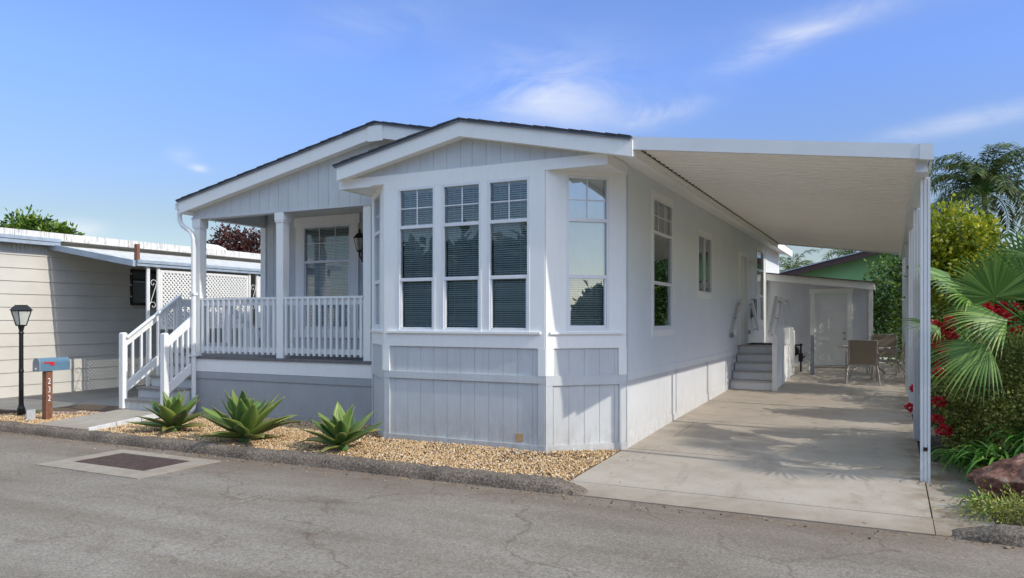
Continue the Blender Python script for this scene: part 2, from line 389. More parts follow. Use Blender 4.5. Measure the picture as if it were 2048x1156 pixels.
for px, py, sa, sb, ang, st in ((1100,195,140,48,4,.62),(1330,222,80,20,-14,.60),(1590,75,120,22,-22,.55),(1150,150,150,80,0,.22),(1960,238,130,16,-12,.65),(1680,25,180,25,-12,.22),
                            (760,40,170,50,-10,.16),(396,336,15,7,10,.75),(362,312,20,14,0,.35),(2030,500,60,16,0,1.0),(140,458,45,15,0,.75),(0,452,40,10,0,.6),(860,420,400,30,0,.1)):
    d = skydir(px, py); e = skydir(px+50*math.cos(R(ang)), py+50*math.sin(R(ang)))-d
    t1 = (e - d*e.dot(d)).normalized(); t2 = d.cross(t1)
    acc = None
    for t, sg in ((t1, sa/f_px), (t2, sb/f_px)):
        dp = N(nt, 'ShaderNodeVectorMath', operation='DOT_PRODUCT'); nt.links.new(nrm.outputs[0], dp.inputs[0]); dp.inputs[1].default_value = t/sg
        sq = N(nt, 'ShaderNodeMath', operation='POWER'); sq.inputs[1].default_value = 2
        ab = N(nt, 'ShaderNodeMath', operation='SUBTRACT'); nt.links.new(dp.outputs['Value'], ab.inputs[0]); ab.inputs[1].default_value = d.dot(t)/sg
        nt.links.new(ab.outputs[0], sq.inputs[0])
        if acc is None: acc = sq.outputs[0]
        else:
            ad = N(nt, 'ShaderNodeMath', operation='ADD'); nt.links.new(acc, ad.inputs[0]); nt.links.new(sq.outputs[0], ad.inputs[1]); acc = ad.outputs[0]
    ng = N(nt, 'ShaderNodeMath', operation='MULTIPLY'); ng.inputs[1].default_value = -1; nt.links.new(acc, ng.inputs[0])
    ex = N(nt, 'ShaderNodeMath', operation='EXPONENT'); nt.links.new(ng.outputs[0], ex.inputs[0])
    fw = N(nt, 'ShaderNodeVectorMath', operation='DOT_PRODUCT'); nt.links.new(nrm.outputs[0], fw.inputs[0]); fw.inputs[1].default_value = d
    gt = N(nt, 'ShaderNodeMath', operation='GREATER_THAN'); gt.inputs[1].default_value = 0; nt.links.new(fw.outputs['Value'], gt.inputs[0])
    m1 = N(nt, 'ShaderNodeMath', operation='MULTIPLY'); nt.links.new(ex.outputs[0], m1.inputs[0]); nt.links.new(gt.outputs[0], m1.inputs[1])
    m2 = N(nt, 'ShaderNodeMath', operation='MULTIPLY'); m2.inputs[1].default_value = st; nt.links.new(m1.outputs[0], m2.inputs[0])
    if cloudsum is None: cloudsum = m2.outputs[0]
    else:
        ad = N(nt, 'ShaderNodeMath', operation='ADD', use_clamp=True); nt.links.new(cloudsum, ad.inputs[0]); nt.links.new(m2.outputs[0], ad.inputs[1]); cloudsum = ad.outputs[0]
cm = N(nt, 'ShaderNodeMath', operation='MULTIPLY', use_clamp=True); nt.links.new(cloudsum, cm.inputs[0]); nt.links.new(wr, cm.inputs[1])
SKYS = .115*2.05
sz_ = N(nt, 'ShaderNodeSeparateXYZ'); nt.links.new(nrm.outputs[0], sz_.inputs[0])
tint = mixc(nt, 1.0, sky.outputs[0], ramp(nt, sz_.outputs['Z'], [(0, (.5,.48,.5)), (.12, (.52,.475,.46)), (.30, (.66,.71,.98)), (.40, (.70,.74,.98)), (.55, (3.8,2.8,1.85))]), 'MULTIPLY')
cl = mixc(nt, cm.outputs[0], tint, (4.0, 4.1, 4.3))
nt.links.new(cl, bg.inputs['Color']); bg.inputs['Strength'].default_value = SKYS

ld = bpy.data.lights.new('sun', 'SUN'); ld.energy = 3.15; ld.angle = R(.45); ld.color = (1, .94, .84)
lo = bpy.data.objects.new('sun', ld); link(lo); lo.rotation_euler = (-SUN).to_track_quat('-Z', 'Y').to_euler()
cam = bpy.data.cameras.new('camera'); co = bpy.data.objects.new('camera', cam); link(co)
co.location = (0, 0, 1.6); co.rotation_euler = (R(90), 0, TH)
cam.sensor_width = 36; cam.lens = 36*f_px/2048; cam.shift_y = 58/2048; cam.clip_end = 3000; cam.clip_start = .05
scene.camera = co
scene.view_settings.view_transform = 'Standard'; scene.view_settings.look = 'None'; scene.view_settings.exposure = 0
scene.render.engine = 'CYCLES'
scene.cycles.transparent_max_bounces = 16
scene.cycles.max_bounces = 12; scene.cycles.diffuse_bounces = 8

# ------------------------------------------------------------------ the setting
ML().quad((-900,-900,-.16),(900,-900,-.16),(900,900,-.16),(-900,900,-.16)).build('ground', M['ground']); tag(bpy.data.objects['ground'], 'bare earth around the lots', 'ground', kind='structure')
def sheet(name, x0, x1, y0, y1, zf, mat, nx=2, ny=2, parent=None):
    V = []; Fq = []
    for j in range(ny+1):
        for i in range(nx+1):
            x = x0+(x1-x0)*i/nx; y = y0+(y1-y0)*j/ny; V.append((x, y, zf(x, y)))
    for j in range(ny):
        for i in range(nx): a = j*(nx+1)+i; Fq.append((a, a+1, a+nx+2, a+nx+1))
    return npmesh(name, V, Fq, mat, parent)
def st(o, label, cat): tag(o, label, cat, kind='structure'); return o
st(sheet('street', -70, 70, -7, 6.78, lambda x, y: -.10, M['asphalt']), 'old grey cracked asphalt street in front of the homes', 'street')

# driveway of separate slabs above a dirty joint bed
def slab(mb, x0, x1, y0, y1, g=.008, lift=0.0):
    ys = list(np.arange(y0+g, y1-g, .5)) + [y1-g]
    for a, b in zip(ys[:-1], ys[1:]):
        k = len(mb.v)
        mb.v += [(x0+g, a, gz(a)+lift), (x1-g, a, gz(a)+lift), (x1-g, b, gz(b)+lift), (x0+g, b, gz(b)+lift)]
        mb.f.append((k, k+1, k+2, k+3))
    k = len(mb.v)                            # edges of the slab
    for x in (x0+g, x1-g):
        for a, b in zip(ys[:-1], ys[1:]):
            k = len(mb.v); mb.v += [(x, a, gz(a)+lift), (x, b, gz(b)+lift), (x, b, gz(b)-.1), (x, a, gz(a)-.1)]; mb.f.append((k, k+1, k+2, k+3))
    for y in (y0+g, y1-g):
        k = len(mb.v); mb.v += [(x0+g, y, gz(y)+lift), (x1-g, y, gz(y)+lift), (x1-g, y, gz(y)-.1), (x0+g, y, gz(y)-.1)]; mb.f.append((k, k+1, k+2, k+3))
mb = ML()
Yj = [7.18, 9.0, 11.4, 13.95, 16.7, 19.4, 22, 25.5]
slab(mb, -2.92, .33, 6.74, 7.18, .003)
for a, b in zip(Yj[:-1], Yj[1:]):
    if a < 12: slab(mb, -2.92, -2.56, a, b, .006); slab(mb, -2.56, .33, a, b)
    else: slab(mb, -2.92, .33, a, b)
dw = mb.build('driveway', M['concrete'], recalc=False); st(dw, 'pale concrete driveway in slabs beside the house', 'driveway')
mb = ML(); slab(mb, .330, .78, 6.76, 9.6, .004, -.006)
st(mb.build('pavement_strip', M['walk'], recalc=False), 'stained concrete strip right of the driveway crack', 'pavement')
st(sheet('driveway_bed', -2.915, .82, 6.7, 25.6, lambda x, y: gz(y)-.03, M['joint'], 1, 40), 'dark dirt in the driveway joints', 'ground')
# garden bed on the right
st(sheet('garden_soil', .36, 14, 7.0, 40, lambda x, y: gz(y)-(.045 if x < .95 else .012)+(.10 if x > 1.0 else 0)*min(1,(y-7)/2)+.03*noise.noise(Vector((x*1.5, y*1.5, 0))), M['soil'], 40, 60), 'brown garden soil under the right hand planting', 'ground')
# neighbour's driveway on the left
st(sheet('neighbour_driveway', -16, -12.55, 7.85, 32, lambda x, y: -.02+.012*(y-7.4)/3, M['darkasph'], 2, 10), 'dark asphalt driveway beside the cream home', 'driveway')
st(sheet('neighbour_apron', -30, -12.9, 6.9, 7.85, lambda x, y: -.06+.04*(y-6.9), M['darkasph'], 2, 2), 'weathered apron in front of the cream home', 'driveway')

def inside_skip(x, y):
    if y > 9.02 and x > -11.5: return True
    if x > -2.93: return True
    if -11.42 < x < -10.25 and y > 6.95: return True         # walkway
    if x < -11.42 and y > 8.25 + .0: return True
    if -6.70 < x < -2.93:                                   # bay
        if x < -5.95: lim = 8.23+(-5.95-x)/.75*.72
        elif x > -3.70: lim = 8.23+(x+3.70)/.77*.72
        else: lim = 8.23
        if y > lim-.01: return True
    return False
def gravz(x, y):
    z = -.012+.035*(y-6.9)/2+.012*noise.noise(Vector((x*1.1, y*1.3, 3)))
    t = max(0, min(1, (x+3.5)/.55)); return z*(1-t)+(gz(y)+.004)*t
rng = np.random.default_rng(3)
gb = sheet('gravel_bed', -13.3, -2.922, 6.86, 9.0, lambda x, y: gravz(x, y)-.012, M['soil'], 60, 16); st(gb, 'earth under the tan gravel bed', 'ground')
pts = []
while len(pts) < 42000:
    x = -13.2+10.275*random.random(); y = 6.93+2.05*random.random()
    if inside_skip(x, y): continue
    if x < -12.3 and y > 7.75+ .05*math.sin(x*7): continue
    if noise.noise(Vector((x*1.7, y*2.3, 9))) > .28 and random.random() < .45: continue
    pts.append((x, y, gravz(x, y)-.006+random.random()*.012))
P = np.array(pts, dtype=np.float32); n = len(P)
octv = np.array([(1,0,0),(-1,0,0),(0,1,0),(0,-1,0),(0,0,1),(0,0,-1)], dtype=np.float32)
octf = np.array([(0,2,4),(2,1,4),(1,3,4),(3,0,4),(2,0,5),(1,2,5),(3,1,5),(0,3,5)], dtype=np.int32)
sz = (.0058+.0105*rng.uniform(0, 1, (n,1,1))**1.6)*rng.uniform(.7, 1.25, (n,1,3)); jit = rng.uniform(.72, 1.2, (n,6,3))
an = rng.uniform(0, 6.28, n); ca, sa_ = np.cos(an), np.sin(an); tl = rng.uniform(-.7, .7, n); ct, stt = np.cos(tl), np.sin(tl)
q = octv[None]*sz*jit
q = np.stack([q[...,0], q[...,1]*ct[:,None]-q[...,2]*stt[:,None], q[...,1]*stt[:,None]+q[...,2]*ct[:,None]], -1)
q = np.stack([q[...,0]*ca[:,None]-q[...,1]*sa_[:,None], q[...,0]*sa_[:,None]+q[...,1]*ca[:,None], q[...,2]], -1)+P[:,None]
tag(npmesh('gravel', q.reshape(-1,3), (octf[None]+(np.arange(n)*6)[:,None,None]).reshape(-1,3), M['gravel']), 'coarse tan gravel filling the front bed', 'gravel', kind='stuff')

# concrete walkway to the porch stairs
mb = ML(); mb.hexa([(-11.42,6.93,-.1),(-11.42,8.36,-.1),(-10.36,8.36,-.1),(-10.22,6.93,-.1),(-11.42,6.93,.012),(-11.42,8.36,.085),(-10.36,8.36,.085),(-10.22,6.93,.012)])
st(mb.build('walkway', M['walk']), 'short concrete walkway from kerb to porch stairs', 'path')
mb = ML(); k = 0
for a, b in ((0,.33),(.34,.66),(.67,1)):
    A = Vector((-10.20,6.93,0)); B = Vector((-10.33,8.30,.07)); p = A.lerp(B,a); q2 = A.lerp(B,b); mb.bar(p+Vector((0,0,.0)), q2+Vector((0,0,.0)), .035, .075)
eb = mb.build('edging_board', M['edging'], bevel=.004); tag(eb, 'low white painted edging board along the walkway', 'edging')

# kerbs: rough rolled profile
def kerb(name, x0, x1, label, endround=None):
    prof = [(6.70,-.12),(6.715,-.03),(6.745,.0),(6.80,.018),(6.88,.018),(6.93,.0),(6.94,-.1)]
    nx = int((x1-x0)/.03); V = []; Fq = []; m = len(prof)
    for i in range(nx+1):
        x = x0+(x1-x0)*i/nx
        e = 1.0
        if endround is not None:
            t = abs(x-endround); e = min(1, math.sqrt(max(.02, min(1, t/.35)))) 
        for j, (y, z) in enumerate(prof):
            h = noise.noise(Vector((x*9, y*22, z*22)))*.012+noise.noise(Vector((x*.8, 4, 1)))*.015+noise.noise(Vector((x*34, y*60, z*60)))*.007
            zz = -.12+(z+.12)*e
            V.append((x, y+h*.9+.03*(1-e)*(1 if j < 3 else 0), zz+h*(1 if j not in (0, m-1) else 0)))
    for i in range(nx):
        for j in range(m-1): a = i*m+j; Fq.append((a, a+m, a+m+1, a+1))
    o = npmesh(name, V, Fq, M['kerb'], smooth=False); st(o, label, 'kerb'); return o
kerb('kerb', -30, -2.58, 'rough dark concrete kerb in front of the gravel bed', -2.58)
kerb('kerb', .42, 14, 'dark kerb in front of the right hand planting', .42)

# utility cover in the street
cv = thing('utility_cover', (-7.95, 5.92, -.1), 'rectangular rusty steel utility cover in a concrete collar set in the street', 'utility cover')
mb = MB(); x0,x1,y0,y1 = -8.84,-7.08,5.36,6.47; a0,a1,b0,b1 = -8.62,-7.38,5.66,6.30
for bx_ in ((x0,x1,y0,b0),(x0,x1,b1,y1),(x0,a0,b0,b1),(a1,x1,b0,b1)): mb.box(*bx_, -.15, -.092)
mb.build('collar', M['collar'], cv)
mb = MB(); mb.box(a0+.006,a1-.006,b0+.006,b1-.006,-.14,-.098)
for i in range(60):
    x = a0+.02+i*(a1-a0-.04)/59; mb.box(x-.004, x+.004, b0+.02, b1-.02, -.099, -.0945)
for i in range(30):
    y = b0+.02+i*(b1-b0-.04)/29; mb.box(a0+.02, a1-.02, y-.003, y+.003, -.099, -.0955)
mb.build('plate', M['rust'], cv)

# cleanout cap at the corner of the gravel
cp = ML(); cp.lathe((-3.02,7.0,-.055), [(.001,0),(.062,0),(.062,.055),(.068,.06),(.068,.085),(.045,.09),(.001,.09)], 16)
tag(cp.build('cleanout_cap', M['terra']), 'small brown round pipe cap in the gravel at the kerb corner', 'pipe cap')

# ------------------------------------------------------------------ the house
H = thing('manufactured_house', (-6.6, 9.0, 0), 'pale grey manufactured home with white trim, bay window and covered front porch', 'house')
def cells(lst, lo, hi): return sorted(set([lo, hi]+[v for v in lst if lo < v < hi]))
def wall(fr, u0, u1, z0, z1, openings=(), name='wall', mat=None, th=.10, groove=0.0, parent=None, top=None, extra=None, goff=.1):
    """wall panel with openings; top(u) gives a sloping top edge"""
    mb = extra or MB(); gd = .005
    us = cells([o[0] for o in openings]+[o[1] for o in openings], u0, u1)
    if groove:
        gs = []; g = u0+goff
        while g < u1-.03:
            gs.append(g); g += groove
    else: gs = []
    for a, b in zip(us[:-1], us[1:]):
        mid = (a+b)/2; spans = [(z0, z1)]
        for o in openings:
            if o[0] <= mid <= o[1]:
                ns = []
                for s0, s1 in spans:
                    if o[2] > s0: ns.append((s0, min(o[2], s1)))
                    if o[3] < s1: ns.append((max(o[3], s0), s1))
                ns = [q for q in ns if q[1]-q[0] > 1e-4]; spans = ns
        for s0, s1 in spans:
            istop = abs(s1-z1) < 1e-6
            def T(u): return top(u) if (top and istop) else s1
            mb.fbox(fr, a, b, -th, -gd if groove else 0, s0, T(a), T(b))
            if groove:
                ed = [a]+[x for g in gs for x in (g-.0035, g+.0035) if a < x < b]+[b]
                if len(ed) % 2: ed = ed[:-1]
                for c, d in zip(ed[0::2], ed[1::2]):
                    if d-c > .004: mb.fbox(fr, c, d, -gd-.001, 0, s0, T(c), T(d))
    if extra: return mb
    return mb.build(name, mat or M['wall'], parent or H)

def window(fr, u0, u1, z0, z1, rails=(), grid=None, blinds='dark', fw=.035, parent=None, vert=None, depth=.09, blind_z=None, slat_gap=.027):
    parent = parent or H
    mb = MB()
    n0, n1 = -.05, .022
    mb.fbox(fr, u0, u0+fw, n0, n1, z0, z1); mb.fbox(fr, u1-fw, u1, n0, n1, z0, z1)
    mb.fbox(fr, u0+fw, u1-fw, n0, n1, z0, z0+fw); mb.fbox(fr, u0+fw, u1-fw, n0, n1, z1-fw, z1)
    for zr in rails: mb.fbox(fr, u0+fw, u1-fw, n0, n1-.004, zr-.022, zr+.022)
    if rails and vert is None:                     # inner sash of the bottom light
        zb = min(rails)
        for a, b in ((u0+fw, u0+fw+.022), (u1-fw-.022, u1-fw)): mb.fbox(fr, a, b, n0, n1-.012, z0+fw, zb-.022)
        mb.fbox(fr, u0+fw+.022, u1-fw-.022, n0, n1-.012, z0+fw, z0+fw+.025)
    if vert: mb.fbox(fr, vert-.02, vert+.02, n0, n1-.006, z0+fw, z1-fw)
    # reveal and dark room behind
    w_ = mb.build('window', M['vinyl'], parent, bevel=.003)
    if grid:
        g = MB(); gu, gzs, zlo, zhi = grid
        for x in gu: g.fbox(fr, x-.007, x+.007, -.018, -.006, zlo, zhi)
        for z in gzs: g.fbox(fr, u0+fw, u1-fw, -.0185, -.0055, z-.007, z+.007)
        g.build('grille', M['vinyl'], w_)
    p = MB(); p.quad(fr.p(u0+.01,-.012,z0+.01), fr.p(u1-.01,-.012,z0+.01), fr.p(u1-.01,-.012,z1-.01), fr.p(u0+.01,-.012,z1-.01)).build('pane', M['mirrorglass'] if blinds == 'light' else M['glass'], w_, recalc=False)
    if blinds:
        b = MB(); zlo, zhi = blind_z or (z0+fw+.01, z1-fw-.03); z = zhi
        a0_, a1_ = u0+fw+.012, u1-fw-.012
        if (a1_-a0_) > .3: a0_ += .0
        wt = random.uniform(.0085, .011)
        while z > zlo:
            tl_ = .0165 if (blinds == 'light' and z > 2.12) else wt+random.uniform(-.0012, .0012)
            k = len(b.v)
            b.v += [fr.p(a0_, -.052, z-tl_), fr.p(a1_, -.052, z-tl_), fr.p(a1_, -.075, z+tl_), fr.p(a0_, -.075, z+tl_)]; b.f.append((k,k+1,k+2,k+3)); z -= slat_gap
        for uu in (a0_+(a1_-a0_)*.22, a0_+(a1_-a0_)*.78): b.fbox(fr, uu-.002, uu+.002, -.050, -.047, zlo, zhi)
        b.fbox(fr, a0_, a1_, -.08, -.048, zhi+.012, zhi+.03)
        b.build('blind', M['blind'] if blinds == 'dark' else M['blindlight'], w_, recalc=False)
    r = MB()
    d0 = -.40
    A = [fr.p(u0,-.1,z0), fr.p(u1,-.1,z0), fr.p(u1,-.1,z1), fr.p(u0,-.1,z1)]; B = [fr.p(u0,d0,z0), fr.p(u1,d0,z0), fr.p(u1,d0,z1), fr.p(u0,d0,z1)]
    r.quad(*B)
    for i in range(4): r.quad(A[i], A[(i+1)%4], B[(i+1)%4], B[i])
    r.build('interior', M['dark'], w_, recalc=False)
    return w_

FF = F(0, 8.23, 0)            # bay front (u = X)
SW = F(-2.9, 0, 90)           # long right wall (u = Y)
A_R = math.degrees(math.atan2(.72, .76)); L_R = math.hypot(.76, .72)
BR = F(-3.66, 8.23, A_R)      # right bay cheek
A_L = -math.degrees(math.atan2(.72, .74)); L_L = math.hypot(.74, .72)
BL = F(-6.73, 8.95, A_L)      # left bay cheek
PF = F(0, 8.95, 0)            # porch front plane
PB = F(0, 10.5, 0)            # wall at the back of the porch

def rooftop(x, off=0): return 4.41-.2085*abs(x+6.57)-off
def gabtop(x, off=0): return (4.07+(x+4.76)*.2085*(1 if x < -4.76 else -1))-off
# --- bay, front face
winx = [(-5.775,-5.195),(-5.10,-4.52),(-4.437,-3.857)]
ops = [(a, b, 1.42, 3.30) for a, b in winx]
wall(FF, -5.99, -3.66, 0.0, 3.375, ops, mat=M['wall'], groove=.2, name='bay_wall', goff=.165)
def bay_trim(fr, L0, L1, ops, white=True):
    mb = MB(); t = .02
    mb.fbox(fr, L0, L1, .001, t, 3.30, 3.375)                       # head board
    mb.fbox(fr, L0, L1, .001, t, 1.235, 1.42)                       # apron under the windows
    mb.fbox(fr, L0+.05, L1-.05, .003, t+.028, 1.405, 1.432)         # projecting sill
    edges = [L0]+[v for o in ops for v in o[:2]]+[L1]
    for a, b in zip(edges[0::2], edges[1::2]): mb.fbox(fr, a, b, .001, t-.002, 1.42, 3.30)
    mb.fbox(fr, L0-.012, L0+.085, .001, t+.003, .905, 1.235); mb.fbox(fr, L1-.085, L1+.012, .001, t+.003, .905, 1.235)
    mb.build('bay_trim', M['trim'], H)
    mb = MB()
    mb.fbox(fr, L0+.0, L1-.0, .001, t, .815, .904)
    mb.fbox(fr, L0+.0, L0+.085, .001, t-.003, .075, .815); mb.fbox(fr, L1-.085, L1, .001, t-.003, .075, .815)
    mb.fbox(fr, L0-.006, L1+.006, .001, t+.004, -.08, .075)
    mb.build('skirting_trim', M['wall'], H)
bay_trim(FF, -5.99, -3.66, ops)
for (a, b) in winx:
    m_ = (a+b)/2
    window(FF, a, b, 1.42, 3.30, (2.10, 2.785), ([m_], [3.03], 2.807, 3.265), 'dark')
pt = MB(); pt.fbox(FF, -4.06, -3.95, -.001, .0035, .10, .20).build('bare_patch', M['patch'], H)
# --- bay cheeks
opr = [(.25*L_R, .785*L_R, 1.45, 3.32)]
wall(BR, 0, L_R, 0.0, 3.375, opr, mat=M['wall'], groove=.2, name='bay_wall')
bay_trim(BR, 0.02, L_R-.0, [])  if False else None
def cheek(fr, L, op, u0, u1):
    mb = MB(); t = .02; a, b, z0, z1 = op
    mb.fbox(fr, 0.0, L, .001, t, z1, 3.375); mb.fbox(fr, 0.0, L, .001, t, 1.235, z0)
    mb.fbox(fr, .05, L-.05, .003, t+.028, 1.405, 1.432)
    mb.fbox(fr, 0.0, a, .001, t-.002, z0, z1); mb.fbox(fr, b, L, .001, t-.002, z0, z1)
    mb.fbox(fr, 0.004, .10, .001, t+.003, .905, 1.235); mb.fbox(fr, L-.10, L+.006, .001, t+.003, .905, 1.235)
    mb.build('bay_trim', M['trim'], H)
    mb = MB(); mb.fbox(fr, 0, L, .001, t, .79, .904); mb.fbox(fr, 0, .09, .001, t-.003, .075, .79); mb.fbox(fr, L-.09, L, .001, t-.003, .075, .79)
    mb.fbox(fr, -.004, L+.004, .001, t+.004, -.08, .075); mb.build('skirting_trim', M['wall'], H)
cheek(BR, L_R, opr[0], 0, 0)
a, b = opr[0][:2]
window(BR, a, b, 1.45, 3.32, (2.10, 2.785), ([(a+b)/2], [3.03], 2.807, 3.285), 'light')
opl = [(.22*L_L, .76*L_L, 1.45, 3.32)]
wall(BL, 0, L_L, 0.0, 3.375, opl, mat=M['wall'], groove=.2, name='bay_wall')
cheek(BL, L_L, opl[0], 0, 0)
a, b = opl[0][:2]
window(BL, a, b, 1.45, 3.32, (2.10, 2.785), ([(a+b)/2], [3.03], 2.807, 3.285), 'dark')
# --- front gable box over the bay
mb = MB()
mb.prism([(-6.73,3.375),(-2.885,3.375),(-2.885,3.392),(-6.73,3.392)], 8.235, 8.95)     # soffit of the box
mb.fbox(FF, -6.745, -6.20, .001, .018, 3.36, 3.49); mb.fbox(FF, -3.66, -2.875, .001, .018, 3.36, 3.49)
mb.fbox(FF, -6.2, -3.66, .001, .016, 3.376, 3.49)
mb.fbox(F(-2.885, 0, 90), 8.235, 8.95, -.01, .012, 3.36, 3.49)
mb.fbox(F(-6.745, 0, 90), 8.235, 8.95, -.01, .01, 3.36, 3.49)
mb.build('gable_trim', M['trim'], H)
gw = MB()
wall(FF, -6.73, -4.76, 3.49, 4.0, (), top=lambda u: gabtop(u, .10), groove=.2, extra=gw)
wall(FF, -4.76, -2.89, 3.49, 4.0, (), top=lambda u: gabtop(u, .10), groove=.2, extra=gw)
gw.build('gable_wall', M['wall'], H)
MB().prism([(8.24,3.49),(8.94,3.49),(8.94,3.62),(8.24,3.62)], -2.98, -2.89, 'x').build('gable_wall', M['wall'], H)
MB().prism([(8.24,3.49),(8.94,3.49),(8.94,3.60),(8.24,3.60)], -6.72, -6.63, 'x').build('gable_wall', M['wall'], H)
# --- big gable above the porch
gw = MB()
wall(PF, -10.45, -6.57, 3.27, 4.0, (), top=lambda u: rooftop(u, .10), groove=.2, extra=gw)
wall(PF, -6.57, -4.2, 3.40, 4.0, (), top=lambda u: rooftop(u, .10), groove=.2, extra=gw)
gw.build('gable_wall', M['wall'], H)
MB().fbox(PF, -10.47, -6.74, -.14, .012, 3.25, 3.285).build('gable_trim', M['wall'], H)
# left beam of the porch and ceiling
MB().box(-10.44, -10.30, 9.05, 10.45, 3.27, 3.60).build('porch_beam', M['wall'], H)
MB().box(-10.30, -6.75, 9.06, 10.5, 3.52, 3.56).build('porch_ceiling', M['wall'], H)
# --- fascias and roof
mb = MB()
def fascia_x(mb, x0, x1, topf, y0, y1, h, dz): mb.hexa([(x0,y0,topf(x0)-dz-h),(x0,y1,topf(x0)-dz-h),(x1,y1,topf(x1)-dz-h),(x1,y0,topf(x1)-dz-h),(x0,y0,topf(x0)-dz),(x0,y1,topf(x0)-dz),(x1,y1,topf(x1)-dz),(x1,y0,topf(x1)-dz)])
fascia_x(mb, -10.6, -6.57, rooftop, 8.80, 8.83, .19, .035); fascia_x(mb, -6.57, -4.6, rooftop, 8.80, 8.83, .19, .035)
mb.box(-6.70,-6.44,8.784,8.80,4.13,4.352)
mb.build('fascia', M['trim'], H)
mb = MB()
fascia_x(mb, -6.68, -4.76, gabtop, 8.08, 8.11, .18, .035); fascia_x(mb, -4.76, -2.54, gabtop, 8.08, 8.11, .18, .035)
mb.build('fascia', M['trim'], H)
mb = MB()                                      # eave boards
mb.box(-10.62,-10.585,8.832,23.6,3.34,3.53); mb.box(-6.70,-6.67,8.11,8.94,3.46,3.63)
mb.box(-2.562,-2.532,8.112,23.6,3.40,3.585)
mb.build('fascia', M['trim'], H)
mb = MB()                                      # soffits
mb.prism([(-10.585,3.34),(-10.44,3.36),(-10.44,3.375),(-10.585,3.355)], 8.83, 23.5)
mb.prism([(-2.90,3.505),(-2.56,3.41),(-2.56,3.425),(-2.90,3.52)], 8.11, 23.5)
fascia_x(mb, -10.55, -6.57, rooftop, 8.83, 8.95, .02, .20); fascia_x(mb, -6.57, -4.7, rooftop, 8.83, 8.95, .02, .20)
fascia_x(mb, -6.67, -4.76, gabtop, 8.11, 8.23, .02, .19); fascia_x(mb, -4.76, -2.56, gabtop, 8.11, 8.23, .02, .19)
mb.build('soffit', M['trim'], H)
mb = MB(); d_ = MB()
for (x0, x1, tf, y0, y1) in ((-10.64,-6.57,rooftop,8.76,23.6),(-6.57,-4.76,rooftop,8.76,23.6),(-4.76,-2.545,gabtop,8.04,23.6),(-6.72,-4.76,gabtop,8.04,9.0)):
    fascia_x(d_, x0+.01, x1-(.01 if x1 > -3 else 0), tf, y0+.012, y1, .022, .013)
    # shingle courses: thin overlapping strips so the edge steps like the real one
    L = x1-x0; k = max(2, int(L/.14)); 
    for i in range(k):
        a = x0+L*i/k; b = x0+L*(i+1)/k; up = .010+.002*((i*7)%3)
        mb.hexa([(a,y0-.004*((i*5)%3),tf(a)-.013),(a,y1,tf(a)-.013),(b,y1,tf(b)-.013),(b,y0-.004*((i*5)%3),tf(b)-.013),(a,y0-.004*((i*5)%3),tf(a)+up),(a,y1,tf(a)+up),(b,y1,tf(b)+up-.006),(b,y0-.004*((i*5)%3),tf(b)+up-.006)])
rf = mb.build('roof', M['shingle'], H); d_.build('drip_edge', M['drip'], rf)
# --- porch posts
for x, top_ in ((-10.36, 3.25), (-8.53, 3.25), (-6.84, 3.25)):
    w0 = .115 if x < -7 else .09
    mb = MB(); mb.prism([(x-.072,9.0-.04),(x+.072,9.0-.04),(x+.072,9.104),(x-.072,9.104)], .97, 1.0, 'z')
    lo_ = .065; hi_ = .072
    mb.hexa([(x-lo_,8.955,.97),(x-lo_,9.085,.97),(x+lo_,9.085,.97),(x+lo_,8.955,.97),(x-hi_,8.955,top_),(x-hi_,9.095,top_),(x+hi_,9.095,top_),(x+hi_,8.955,top_)])
    if x < -7: mb.box(x-.092, x+.092, 8.938, 9.115, 3.13, 3.25); mb.box(x-.086, x+.086, 8.943, 9.11, 3.10, 3.13)
    mb.build('porch_post', M['trim'], H)
# --- porch deck and skirting below it
MB().box(-10.50,-6.70,8.91,10.5,.925,.97).build('porch_deck', M['deck'], H)
mb = MB(); mb.fbox(PF, -10.45, -6.73, -.02, .02, .715, .924); mb.build('porch_trim', M['trim'], H)
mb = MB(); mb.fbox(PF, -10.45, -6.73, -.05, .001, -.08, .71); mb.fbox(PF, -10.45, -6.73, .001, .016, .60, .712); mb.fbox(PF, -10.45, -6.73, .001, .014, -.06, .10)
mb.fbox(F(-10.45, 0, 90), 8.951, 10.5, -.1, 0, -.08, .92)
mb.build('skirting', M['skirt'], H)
# --- porch railings
for xa, xb in ((-10.29,-8.60),(-8.46,-6.90)):
    mb = MB(); mb.box(xa, xb, 8.955, 9.045, 1.895, 1.93); mb.box(xa, xb, 8.985, 9.02, 1.80, 1.894)
    mb.box(xa, xb, 8.985, 9.02, 1.05, 1.13)
    rl = mb.build('railing', M['rail'], H)
    k = 14
    for i in range(k):
        x = xa+(xb-xa)*(i+.5)/k
        MB().box(x-.019, x+.019, 8.952, 8.984, 1.02, 1.893).build('baluster', M['rail'], rl)
# --- wall behind the porch with its window
opb = [(-9.43,-8.36,1.39,3.24)]
wall(PB, -10.45, -6.73, .97, 3.55, opb, mat=M['wall'], groove=.2)
wall(F(-10.45,0,90), 10.5, 23.6, -.1, 3.45, (), mat=M['wall'], th=-.1)
a, b, z0, z1 = opb[0]; mb = MB()
mb.fbox(PB, a-.17, a, .001, .022, z0-.0, z1); mb.fbox(PB, b, b+.17, .001, .022, z0, z1)
mb.fbox(PB, a-.2, b+.2, .001, .028, z1, z1+.17); mb.fbox(PB, a-.2, b+.2, .001, .03, z0-.14, z0)
mb.fbox(PB, -10.45, -10.33, .001, .02, .97, 3.27)
mb.build('window_trim', M['trim'], H)
window(PB, a, b, z0, z1, (2.60,), ([a+.3567, a+.7133], [2.93], 2.622, 3.205), 'dark', vert=None)
